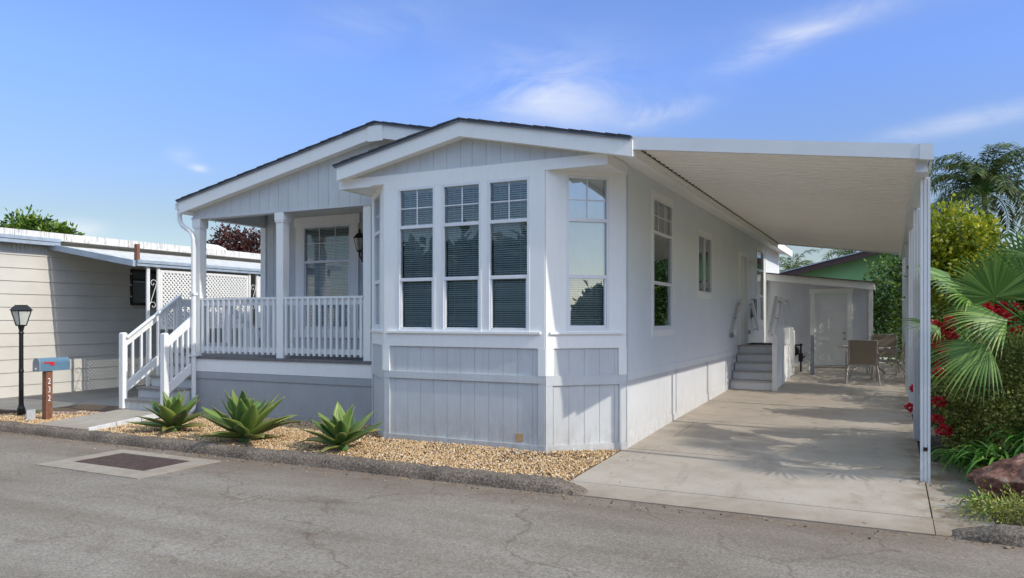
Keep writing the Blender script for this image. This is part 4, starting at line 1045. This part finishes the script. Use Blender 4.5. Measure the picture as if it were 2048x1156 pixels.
MX = thing('mailbox', (-11.93,7.42,0), 'blue grey mailbox with red flag on a brown wooden post numbered 232', 'mailbox')
mb = ML(); w2 = .052; mb.hexa([(-w2,-w2,-.05),(-w2,w2,-.05),(w2,w2,-.05),(w2,-w2,-.05),(-w2+.01,-w2,.76),(-w2+.01,w2,.76),(w2+.01,w2,.76),(w2+.01,-w2,.76)]); po = mb.build('post', M['wood'], MX, bevel=.003)
pr = [(-.085,.765),(.085,.765),(.085,.885)]+[(.085*math.cos(R(t)),.885+.085*math.sin(R(t))) for t in range(15,180,15)]+[(-.085,.885)]
mb = ML(); mb.prism(pr, -.16, .32); mb.build('box', M['mailblue'], MX)
pr2 = [(p*1.03, .868+(q-.868)*1.03) for p, q in pr]
mb = ML(); mb.prism(pr2, -.175, -.158); dd = mb.build('door', M['grey'], MX); ML().box(-.03,.02,-.178,-.1755,.79,.82).build('sticker', M['white'], dd)
fl = ML(); fl.box(.086,.092,-.10,.04,.885,.908); fl.box(.0865,.0915,.0,.06,.85,.905); fl.build('flag', M['red'], MX)
def textmesh(s, size, name, mat, parent, loc, rot, sx=.8, ext=.003):
    cu = bpy.data.curves.new(name, 'FONT'); cu.body = s; cu.size = size; cu.extrude = ext; cu.align_x = 'CENTER'; cu.align_y = 'CENTER'; cu.space_line = .92
    to = bpy.data.objects.new('tmp', cu); col.objects.link(to); dg = bpy.context.evaluated_depsgraph_get(); me = bpy.data.meshes.new_from_object(to.evaluated_get(dg))
    bpy.data.objects.remove(to); me.materials.append(mat); o = bpy.data.objects.new(name, me); link(o, parent); o.location = loc; o.rotation_euler = rot; o.scale = (sx, 1, 1); return o
for i, ch in enumerate('232'):
    textmesh(ch, .135, 'house_number', M['white'], po, (w2+.011, -.004, .60-i*.135), (R(90),0,R(90)), .72, .001)
sg = ML(); sg.box(-12.14,-12.13,7.22,7.36,-.02,.15); sg.box(-12.138,-12.132,7.28,7.295,-.08,-.01)
sgo = sg.build('garden_sign', M['silver']); tag(sgo, 'tiny grey plate stuck in the gravel left of the mailbox', 'sign')
sgo2 = ML()

# ------------------------------------------------------------------ vegetation helpers
def leaves_np(rng, P, D, L, W, tri=False):
    """rhombus leaves at P pointing along D"""
    n = len(P); D = D/np.linalg.norm(D, axis=1, keepdims=True)
    r = rng.normal(size=(n,3)); S = np.cross(D, r); S /= np.linalg.norm(S, axis=1, keepdims=True)+1e-6
    Ls = L*rng.uniform(.6, 1.3, (n,1)); Ws = W*rng.uniform(.7, 1.2, (n,1))
    nn = np.cross(S, D)*Ls*.12
    V = np.stack([P, P+D*Ls*.45+S*Ws-nn, P+D*Ls, P+D*Ls*.45-S*Ws-nn], 1).reshape(-1,3)
    return V, (np.arange(n)*4)[:,None]+np.arange(4)[None]
def cloud(rng, blobs, n, inner=.55, bumps=.22, clump=None):
    """points spread in the outer part of several ellipsoids, gathered in clumps"""
    vol = np.array([b[3]*b[4]*b[5] for b in blobs])**(2/3); cnt = (n*vol/vol.sum()).astype(int); out = []; dirs = []
    for b, c in zip(blobs, cnt):
        K = max(6, c//55) if clump is None else clump
        cd = rng.normal(size=(K,3)); cd /= np.linalg.norm(cd, axis=1, keepdims=True)
        cr = rng.uniform(inner, 1.0, (K,1)); cc = cd*cr
        idx = rng.integers(0, K, c); off = rng.normal(size=(c,3))*bumps
        p = cc[idx]+off
        out.append(np.array(b[:3])+p*np.array(b[3:6])); dirs.append(cd[idx]*.8+rng.normal(size=(c,3))*.8+off*2)
    return np.concatenate(out), np.concatenate(dirs)
def trunkmesh(parent, base, top, r0, r1, branches=(), rng=None, name='trunk', mat=None):
    mb = MB(); b = Vector(base); t = Vector(top); n = 6
    mb.tube([b.lerp(t, i/n)+Vector((.04*math.sin(i*1.7), .04*math.cos(i*2.1), 0))*(1 if 0 < i < n else 0)*r0*8 for i in range(n+1)], [r0+(r1-r0)*i/n for i in range(n+1)], 8)
    for e in branches:
        e = Vector(e); s = b.lerp(t, .55+.4*random.random()); m_ = s.lerp(e, .5)+Vector((0,0,.05*(e-s).length))
        mb.tube([s, m_, e], [r1*.8, r1*.5, r1*.15], 6)
    return mb.build(name, mat or M['bark'], parent, smooth=True)
def tree(name, base, blobs, n, L, W, mat, label, cat='tree', seed=1, group=None, tr=.09, inner=.5, bumps=.22, trunk=True):
    rg = np.random.default_rng(seed); random.seed(seed)
    t = thing(name, base, label, cat, group)
    P_, D_ = cloud(rg, blobs, n, inner, bumps); V, Q = leaves_np(rg, P_, D_, L, W)
    npmesh('crown' if cat == 'tree' else 'foliage', V, Q, mat, t)
    if trunk:
        c = np.mean([b[:3] for b in blobs], axis=0)
        trunkmesh(t, base, tuple(c), tr, tr*.5, [(b[0]+random.uniform(-.5,.5)*b[3], b[1]+random.uniform(-.5,.5)*b[4], b[2]+.3*b[5]) for b in blobs for _ in range(3)])
    return t
# trees over the roofs
tree('green_tree', (-32.5,19.5,0), [(-32.4,19.5,4.75,1.0,1.1,1.0),(-31.6,19.9,5.0,.8,.8,.55),(-33.2,19.1,4.7,.8,.8,.75)], 9000, .20, .06, M['leafgreen'], 'rounded green tree behind the cream home roof', seed=3, tr=.15)
tree('purple_leaf_tree', (-21.6,20.6,0), [(-22.7,20.2,3.95,.7,.7,.5),(-21.9,20.5,4.1,.8,.8,.75),(-21.0,20.9,4.15,.8,.8,.7),(-19.9,21.6,4.1,.9,.8,.7),(-21.5,20.5,3.5,1.5,1,.7)], 12000, .11, .04, M['leafred'], 'dark red purple leaved tree behind the lattice awning', seed=4, tr=.12)
# right side greenery
tree('yellow_green_tree', (1.7,16.2,.2), [(1.05,16.0,3.1,.55,.7,.5),(1.45,16.2,2.95,.35,.6,.45),(.95,16.2,2.5,.5,.8,.5),(1.35,16,2.2,.6,.8,.6)], 10000, .10, .034, M['leafyellow'], 'bushy tree with yellow green leaves below the tall palm', seed=5, tr=.06, inner=.55)
tree('leafy_hedge', (.9,21.5,.3), [(.15,22.6,1.6,.55,.6,1.3),(.7,21.5,1.9,.6,.9,1.6),(1.1,19.8,1.8,.5,1.1,1.5),(.75,22.4,3.0,.6,.9,.7),(1.2,18.2,1.6,.5,1.0,1.4),(-.1,23.2,2.3,.4,.5,.9)], 15000, .10, .032, M['leafgreen'], 'tall glossy green hedge behind the carport posts beside the shed', 'hedge', seed=6, tr=.05, inner=.6)
tree('screening_shrub', (2.05,12.7,.1), [(2.1,12.7,1.75,.6,.55,.62),(2.3,12.9,1.0,.5,.5,.6)], 9000, .11, .045, M['leafgreen'], 'dense dark shrub behind the red roses', 'shrub', seed=8, tr=.04)
tree('mid_hedge', (1.2,15,.1), [(1.15,14.9,.75,.5,.7,.6),(1.2,13.9,.65,.45,.6,.5)], 5000, .08, .025, M['leafgreen'], 'mid height green shrub between yellow tree and roses', 'shrub', seed=9, tr=.04)
tree('small_leaved_shrub', (1.45,9.9,.1), [(1.35,9.5,.85,.48,.55,.62),(1.8,9.4,.95,.45,.5,.65),(1.15,10.2,.75,.42,.6,.6),(1.7,9.0,.55,.4,.4,.45),(1.3,10.9,.5,.45,.5,.45),(.85,10.2,.55,.33,.5,.5),(1.0,9.75,.85,.38,.4,.42)], 42000, .034, .015, M['leafolive'], 'big rounded shrub of tiny olive leaves above the strap plants', 'shrub', seed=10, tr=.03, inner=.75, bumps=.14)
tree('low_weeds', (1.05,7.45,0), [(.85,7.35,.02,.25,.25,.10),(1.2,7.4,.04,.35,.25,.13),(1.7,7.4,.05,.4,.3,.14)], 3500, .045, .007, M['leafolive'], 'patchy low green weeds at the kerb below the red rock', 'weeds', seed=11, trunk=False, inner=.2, bumps=.4)
tree('ground_foliage', (1.5,8.6,.1), [(1.25,8.55,.18,.45,.3,.22),(1.9,8.5,.2,.5,.35,.25)], 4500, .035, .012, M['leafgreen'], 'low green creeper around the red rock', 'plant', seed=12, trunk=False, inner=.5)

# rose bush with red blooms
RB = thing('rose_bush', (.95,11.4,.1), 'rose bush with clusters of bright red blooms behind the front carport post', 'rose bush')
rg = np.random.default_rng(21); P_, D_ = cloud(rg, [(.95,11.0,.7,.38,.5,.55),(1.25,10.6,1.3,.28,.25,.5),(.75,10.5,.5,.3,.4,.45)], 5000, .5); V, Q = leaves_np(rg, P_, D_, .05, .018); npmesh('foliage', V, Q, M['leafgreen'], RB)
trunkmesh(RB, (1.05,11.3,.0), (1.05,11.3,1.2), .02, .012, [(.7,10.9,1.3),(1.4,11.2,1.9),(.9,11,1.7),(1.5,11.4,1.6),(.7,11.3,.8)], name='stem')
def bloom(c, r, parent, seed):
    rg = np.random.default_rng(seed); n = 90
    d = rg.normal(size=(n,3)); d /= np.linalg.norm(d, axis=1, keepdims=True); p = np.array(c)+d*r*rg.uniform(.3,.95,(n,1))*np.array([1,1,.75])
    V, Q = leaves_np(rg, p, d+rg.normal(size=(n,3))*.5, r*.55, r*.3); npmesh('bloom', V, Q, M['flower'], parent)
def wpt(px, py, d):
    u = (px-1024)/f_px; c, s = math.cos(TH), math.sin(TH); return (d*(-s+u*c), d*(c+u*s), 1.6+d*(636-py)/f_px)
bl = [(1885,660,9.2),(1898,655,9.2),(1880,690,9.2),(1892,688,9.1),(1882,722,9.1),(1890,718,9.1),(1872,650,9.3),(1962,622,8.9),(1975,615,8.9),(1978,630,8.8),(1990,628,8.9),(2003,612,8.9),(1965,640,8.9),(1930,625,9.0),(1940,618,9),(1995,648,8.8),(2042,690,8.6),(1878,803,8.6),(1876,838,8.4),(1830,778,11.0),(1898,784,8.9),(2035,660,8.7),(1822,815,11.0),(1968,612,9.0),(1984,640,8.8),(1996,620,8.9),(1955,634,9.0),(2010,628,8.8),(1888,700,9.0),(1902,672,9.1),(1874,670,9.3),(1900,640,9.2),(2020,640,8.9),(2030,615,9.0),(1880,745,9.0),(1946,650,8.9),(1868,800,9.2),(1888,860,8.3)]
for i, (a, b, d) in enumerate(bl): bloom(wpt(a, b, d), .058+.02*((i*37)%5)/5, RB, 100+i)

# boulder
bm = bmesh.new(); bmesh.ops.create_icosphere(bm, subdivisions=5, radius=1)
for v in bm.verts:
    p = v.co.copy(); d = 1+.30*noise.noise(p*1.1+Vector((3,1,2)))+.20*noise.noise(p*2.3)+.13*noise.noise(p*5)+.07*noise.noise(p*11)+.04*noise.noise(p*24)
    # flatten facets
    v.co = Vector((p.x*.46*d, p.y*.26*d, p.z*.28*d))
    if v.co.x < -.05: v.co.z *= .72+.55*max(0, v.co.x+.45)
me = bpy.data.meshes.new('boulder'); bm.to_mesh(me); bm.free(); me.materials.append(M['rock']); me.shade_smooth()
bo = bpy.data.objects.new('boulder', me); link(bo); bo.scale = (.92,.92,.95); bo.location = (1.17, 8.24, .10); bo.rotation_euler = (0, R(-8), R(8)); tag(bo, 'rough reddish brown rock lying among plants at right', 'rock')

# strap leaved clumps
def strap_clump(name, c, n, L, label, seed, w=.022, mat='strap', cat='plant', up=1.0):
    random.seed(seed); mb = ML()
    t = thing(name, c, label, cat)
    for i in range(n):
        az = random.uniform(0, 2*math.pi); l = L*random.uniform(.6, 1.1); el = R(random.uniform(45, 85))*up; x0, y0 = random.gauss(0, .07), random.gauss(0, .07)
        d = Vector((math.cos(az), math.sin(az), 0)); sd = Vector((-d.y, d.x, 0)); p = Vector((x0, y0, -.02)); k = len(mb.v); S = 8; ang = el
        for s in range(S+1):
            f = s/S; ww = w*(1-.9*f**2.5)*(.7+.6*min(1, f*3))
            mb.v += [tuple(p-sd*ww*.5+Vector((0,0,ww*.2))), tuple(p), tuple(p+sd*ww*.5+Vector((0,0,ww*.2)))]
            p = p+(d*math.cos(ang)+Vector((0,0,math.sin(ang))))*l/S; ang -= R(random.uniform(13, 22))
        for s in range(S):
            a = k+s*3; mb.f += [(a,a+1,a+4,a+3),(a+1,a+2,a+5,a+4)]
    mb.build('leaves', M[mat], t, recalc=False)
    return t
strap_clump('agapanthus', (.98,8.75,.10), 120, .68, 'agapanthus clump with arching strap leaves left of the rock', 31, .03)
strap_clump('agapanthus', (1.32,8.95,.30), 110, .62, 'agapanthus clump rising behind the rock', 32, .03)
strap_clump('agapanthus', (.70,9.35,.05), 60, .45, 'smaller shaded strap leaf clump behind the front carport post', 33, .026)
strap_clump('lily_plant', (.72,7.62,-.02), 26, .30, 'small bright green strap plant at the foot of the rock', 34, .022)
strap_clump('weed_tuft', (-12.9,7.95,-.02), 26, .2, 'green weed tuft behind the lamp post', 35, .012, up=.9)
strap_clump('weed_tuft', (-12.0,7.78,-.02), 22, .16, 'green weed tuft right of the mailbox post', 36, .012, up=.9)
strap_clump('weed_tuft', (-3.75,7.55,-.0), 18, .07, 'tiny green weed in the gravel below the bay', 37, .01)

# agaves
def agave(c, r, n, label, seed, lean=0):
    random.seed(seed); t = thing('agave', c, label, 'agave', 'agaves in the gravel bed')
    V = []; Fq = []; E_ = []
    for i in range(n):
        f = i/(n-1); az = i*2.39996+random.uniform(-.2,.2); el = R(6+62*f**1.1+random.uniform(-10,10)); l = r*random.uniform(.86,1.12)*(1.0-.34*f) if f > .12 else r*random.uniform(.7,.95)
        W = l*.150*random.uniform(.9,1.15); d = Vector((math.cos(az), math.sin(az), 0)); sd = Vector((-d.y, d.x, 0)); S = 12; p = d*.03+Vector((0,0,.02+.10*f)); k = len(V); ang = el; cv = random.uniform(-1.0, 2.6)+(2.5 if f < .15 else 0)
        tw = random.uniform(-.25,.25)
        for s in range(S+1):
            q = s/S; prof = (.45+.55*math.sin(min(1, q/.5)*math.pi/2)) if q < .5 else max(0, 1-((q-.5)/.5)**1.45)
            ww = W*max(prof, .015); upv = d*(-math.sin(ang))+Vector((0,0,math.cos(ang)))
            s2 = (sd*math.cos(tw*q)+upv*math.sin(tw*q)); cup = ww*(.62-.35*q); edw = .006*math.sin(q*40+i)
            for m_ in (-1, -.55, 0, .55, 1):
                V.append(p+s2*ww*m_*(1+ (edw if abs(m_)==1 else 0))+upv*cup*(m_*m_)); E_.append(1.0 if (abs(m_) == 1 or q > .96) else 0.0 if i > 3 or q < .45 else 2.4)
            step = l/S; p = p+(d*math.cos(ang)+Vector((0,0,math.sin(ang))))*step; ang += R(-cv*1.0 if q > .35 else 1.5)
        for s in range(S):
            for j in range(4): a = k+s*5+j; Fq.append((a, a+1, a+6, a+5))
    me = bpy.data.meshes.new('leaves'); me.from_pydata([tuple(v) for v in V], [], Fq); me.materials.append(M['agave']); me.shade_smooth()
    at = me.attributes.new('edge', 'FLOAT', 'POINT'); at.data.foreach_set('value', [min(.85, e*.35) for e in E_])
    o = bpy.data.objects.new('leaves', me); link(o, t)
    so = o.modifiers.new('solid', 'SOLIDIFY'); so.thickness = .006; so.offset = 0
    ML().lathe((0,0,-.05), [(.06,0),(.07,.05),(.05,.14),(.01,.2)], 10).build('heart', M['agave'], t)
    return t
agave((-9.02,7.42,.02), .62, 27, 'agave nearest the walkway and the downspout', 41).rotation_euler = (R(5), R(-4), R(20))
agave((-7.45,7.20,.02), .76, 38, 'largest agave, in the middle of the gravel bed', 42).rotation_euler = (R(-3), R(5), R(70))
agave((-5.92,7.28,.02), .61, 24, 'agave closest to the bay window', 43).rotation_euler = (R(-6), R(-5), R(140))

# fan palm (right foreground)
FP = thing('fan_palm', (1.35,9.75,.1), 'green fan palm with large pleated fronds at right behind the front carport post', 'palm tree')
def fan(hub, aim, face, Rf, seed, spread=125, nb=34, droop=.25, crown=(1.32,9.7,1.55)):
    """hub: end of the stalk; aim: middle blade direction; face: plane normal"""
    random.seed(seed); hub = Vector(hub); aim = Vector(aim).normalized(); nn = Vector(face); nn = (nn-aim*nn.dot(aim)).normalized(); sd = aim.cross(nn)
    V = []; Fq = []; dt = math.radians(2*spread/nb)
    for i in range(nb):
        t = math.radians(-spread+2*spread*(i+.5)/nb); a = aim*math.cos(t)+sd*math.sin(t); b = (aim*-math.sin(t)+sd*math.cos(t)); L = Rf*(1-.22*(abs(t)/math.radians(spread))**2)*random.uniform(.94,1.04)
        k = len(V); S = 7
        for s in range(S+1):
            q = s/S; r = L*q; w_ = r*math.tan(dt/2)*1.02 if q < .5 else (.5*L*math.tan(dt/2)*1.02)*max(.03, (1-q)/.5)**.8
            dz = -droop*L*max(0, q-.45)**2*1.6; c = hub+a*r+Vector((0,0,dz))+nn*(.04*math.cos(t*2)*q)
            V += [c-b*w_, c+nn*w_*.55, c+b*w_]
        for s in range(S): e = k+s*3; Fq += [(e,e+1,e+4,e+3),(e+1,e+2,e+5,e+4)]
    fo = npmesh('frond', [tuple(v) for v in V], Fq, M['fan'], FP)
    m_ = MB(); cr = Vector(crown); mid = cr.lerp(hub, .5)+Vector((0,0,.06)); m_.tube([cr, mid, hub+aim*.03], [.013,.009,.006], 6)
    m_.v = [tuple(Vector(v)) for v in m_.v]; m_.build('stalk', M['strap'], fo, smooth=True)
toc = lambda p: (Vector((0,0,1.6))-Vector(p)).normalized()
def fan_px(px, py, d, ang, Rf, seed, tilt=0.0, spread=125, nb=34, droop=.25, facev=None):
    h = Vector(wpt(px, py, d)); right = Vector((math.cos(TH), math.sin(TH), 0)); up = Vector((0,0,1))
    aim = right*math.cos(R(ang))+up*math.sin(R(ang)); fc = facev or (toc(h)+up*tilt)
    fan(h, aim, fc, Rf, seed, spread, nb, droop)
fan_px(1990, 595, 7.9, 112, .62, 51, .35, 105, 40, .25)
fan_px(1942, 592, 8.1, 155, .55, 52, 1.8, 80, 28, .3)
fan_px(2015, 640, 7.7, 180, .66, 53, 1.0, 60, 24, .35)
fan_px(1978, 690, 7.6, 215, .66, 54, .7, 60, 26, .35)
fan_px(2060, 600, 7.8, 70, .60, 55, .4, 105, 36, .2)
fan_px(2048, 560, 8.6, 95, .66, 56, .5, 110, 36, .2)
fan_px(1905, 560, 9.2, 165, .5, 57, 1.5, 100, 28, .3)
fan_px(1880, 655, 9.0, 172, .48, 58, 2.0, 70, 22, .3)
fan_px(2080, 690, 7.7, 330, .6, 59, .8, 80, 28, .4)
fan_px(2040, 680, 8.4, 250, .55, 60, .4, 90, 28, .4)
fan_px(2090, 520, 8.2, 60, .62, 61, .3, 105, 34, .2)
for hb, am, sd_ in (((1.78,9.98,2.6),(-.45,.1,.8),62),((2.3,10.65,2.2),(-.4,.2,.8),63),((2.4,10.1,1.6),(-.3,0,.9),64),((1.95,8.45,2.05),(-.6,-.3,.2),65),((2.15,8.6,1.75),(-.3,-.4,-.6),66),((2.0,9.5,2.35),(-.75,.1,.3),67),((2.3,9.2,1.95),(-.5,-.1,.8),68),((2.7,9.7,2.0),(-.4,.5,.5),69)):  # unseen fronds past the right edge, faced sunward to throw the driveway shadows
    fan(hb, am, (.83,-.09,.55), .62, sd_, 115, 34, .12, crown=(1.9,9.6,1.4))
trunkmesh(FP, (1.62,9.9,0), (1.45,9.75,1.5), .08, .06)

# queen palm and distant palms
def queen_palm(base, zt, nf, Lf, label, seed, leafn=46, sc=1.0, group=None, ltrunk=.16):
    random.seed(seed); rg = np.random.default_rng(seed); t = thing('feather_palm', base, label, 'palm tree', group)
    c = Vector((base[0], base[1], zt)); trunkmesh(t, base, tuple(c), ltrunk, ltrunk*.75)
    for i in range(nf):
        az = i*2.39996+random.uniform(-.3,.3); f = (i+.5)/nf; el = R(86-82*f+random.uniform(-8,8)); L = Lf*random.uniform(.85,1.1)
        d = Vector((math.cos(az), math.sin(az), 0)); sd = Vector((-d.y, d.x, 0)); p = c.copy(); ang = el; S = 12; path = [p.copy()]
        for s in range(S): p = p+(d*math.cos(ang)+Vector((0,0,math.sin(ang))))*L/S; ang -= R(5+9*s/S+ (3 if f > .6 else 0)); path.append(p.copy())
        V = []; Fq = []
        for j in range(leafn):
            q = .18+.82*j/leafn; x = q*S; k0 = min(S-1, int(x)); pp = path[k0].lerp(path[k0+1], x-k0); ta = (path[k0+1]-path[k0]).normalized()
            for s_ in (-1, 1):
                dd_ = (sd*s_*random.uniform(.6,1)+ta*random.uniform(.3,.8)+Vector((0,0,random.uniform(-.55,.25)))).normalized(); l = .62*sc*random.uniform(.7,1.1)*(1-.5*abs(q-.45)); w_ = ta.cross(dd_).cross(dd_).normalized()*.022*sc
                k = len(V); m_ = pp+dd_*l*.5; e_ = pp+dd_*l*.95+Vector((0,0,-.22*l)); V += [pp, m_+w_, e_, m_-w_]; Fq.append((k,k+1,k+2,k+3))
        fo = npmesh('frond', [tuple(v) for v in V], Fq, M['palm'], t)
        m_ = MB(); m_.tube(path, [.035*sc*(1-.85*s/S) for s in range(S+1)], 5); m_.build('rachis', M['strap'], fo)
    return t
queen_palm((4.45,46,0), 8.0, 40, 4.1, 'tall feather palm with dark arching fronds against the sky at right', 71, 74, 1.3)
queen_palm((-6.2,58,0), 4.7, 16, 2.6, 'distant palm top showing past the side wall above the green house', 72, 30, 1.2, ltrunk=.12)
queen_palm((-2.6,62,0), 6.1, 16, 2.6, 'distant palm fronds just under the canopy edge', 73, 30, 1.2, ltrunk=.12)

# ------------------------------------------------------------------ green house beyond the shed
GH = thing('green_house', (0,31,0), 'green walled house with dark brown roof edge behind the shed', 'house')
GF = F(0, 31, 0)
def ghz(x): return 3.36+(x+3.7)*.245 if x < 1.2 else 4.56-(x-1.2)*.245
g1 = MB(); wall(GF, -3.4, 1.2, 0, 3, (), top=lambda u: ghz(u)-.2, groove=.6, extra=g1, goff=.2); wall(GF, 1.2, 5.8, 0, 3, (), top=lambda u: ghz(u)-.2, groove=.6, extra=g1); g1.build('wall', M['green'], GH)
g1 = MB(); fascia_x(g1, -3.9, 1.2, ghz, 30.55, 30.62, .22, .03); fascia_x(g1, 1.2, 6.2, ghz, 30.55, 30.62, .22, .03); g1.build('fascia', M['brownfascia'], GH)
g1 = MB(); fascia_x(g1, -4, 1.2, ghz, 30.5, 40, .04, -.01); fascia_x(g1, 1.2, 6.3, ghz, 30.5, 40, .04, -.01); g1.build('roof', M['bluetrim'], GH)
for x in (-.95, -.5): MB().lathe((x, 33.0, ghz(x)), [(.10,0),(.10,.22),(.2,.24),(.2,.34),(.05,.40)], 12).build('roof_vent', M['white'], GH)
# small fallen bits on the street and gravel
rg = np.random.default_rng(77); n = 260
x = rg.uniform(-13, 1.0, n); y = 6.68-np.abs(rg.normal(0, .10, n)); 
P_ = np.stack([x, y, np.full(n, -.095)], 1); D_ = np.stack([rg.normal(size=n), rg.normal(size=n), rg.uniform(0,.35,n)], 1)
V, Q = leaves_np(rg, P_, D_, .030, .010); tag(npmesh('leaf_litter', V, Q, M['dry']), 'dry leaf crumbs gathered along the kerb foot', 'leaf litter', kind='stuff')

n = 150
a_ = rg.integers(0, 3, n); ctr = np.array([(-9.02,7.42),(-7.45,7.2),(-5.92,7.28)])[a_]; ang_ = rg.uniform(0, 6.28, n); rr_ = .15+.5*rg.uniform(0, 1, n)
P_ = np.stack([ctr[:,0]+np.cos(ang_)*rr_, np.clip(ctr[:,1]+np.sin(ang_)*rr_*.7, 6.95, 8.6), np.full(n, .028)], 1); D_ = np.stack([rg.normal(size=n), rg.normal(size=n), rg.uniform(0,.4,n)], 1)
V, Q = leaves_np(rg, P_, D_, .045, .009); tag(npmesh('leaf_debris', V, Q, M['dry']), 'dry leaf shreds lying on the gravel around the agaves', 'leaf litter', kind='stuff')
n = 170; x = rg.uniform(-12.8, -2.5, n); y = rg.uniform(6.35, 6.72, n)**1.0; z = np.full(n, -.094); k_ = n//2; y[:k_] = rg.uniform(6.78, 6.93, k_); z[:k_] = .02; x[-18:] = rg.uniform(-2.9, -2.4, 18); y[-18:] = rg.uniform(6.9, 8.6, 18); z[-18:] = [gz(v)+.004 for v in y[-18:]]
q = octv[None]*rg.uniform(.005, .011, (n,1,1))*rg.uniform(.7, 1.2, (n,6,3))+np.stack([x, y, z], 1)[:,None]
tag(npmesh('stray_pebbles', q.reshape(-1,3), (octf[None]+(np.arange(n)*6)[:,None,None]).reshape(-1,3), M['gravel']), 'stray tan pebbles scattered on kerb, street edge and driveway edge', 'pebbles', kind='stuff')

# unseen trees opposite, and three added at right, for the window reflections
for i, (x, y, s) in enumerate(((-21,-12.5,1.1),(-16.5,-12,1.0),(-12,-12.6,1.15),(-7.5,-12,1.0),(-3,-12.4,1.1),(1.5,-12,1.0),(6,-12.5,1.15),(11,-12,1.0),(30,-5,.7),(33,2,.75),(31,8,.7))):
    tree('mirrored_tree', (x,y,-.1), [(x,y,2.7*s,2.6*s,1.3*s,1.7*s),(x+1.6*s,y,1.9*s,1.9*s,1.2*s,1.9*s),(x-1.6*s,y,1.9*s,1.9*s,1.2*s,1.9*s)], 5200, .55, .22, M['leafdark'], 'dark unseen tree, mirrored in the bay windows', seed=90+i, group='unseen trees mirrored in the windows', tr=.14)
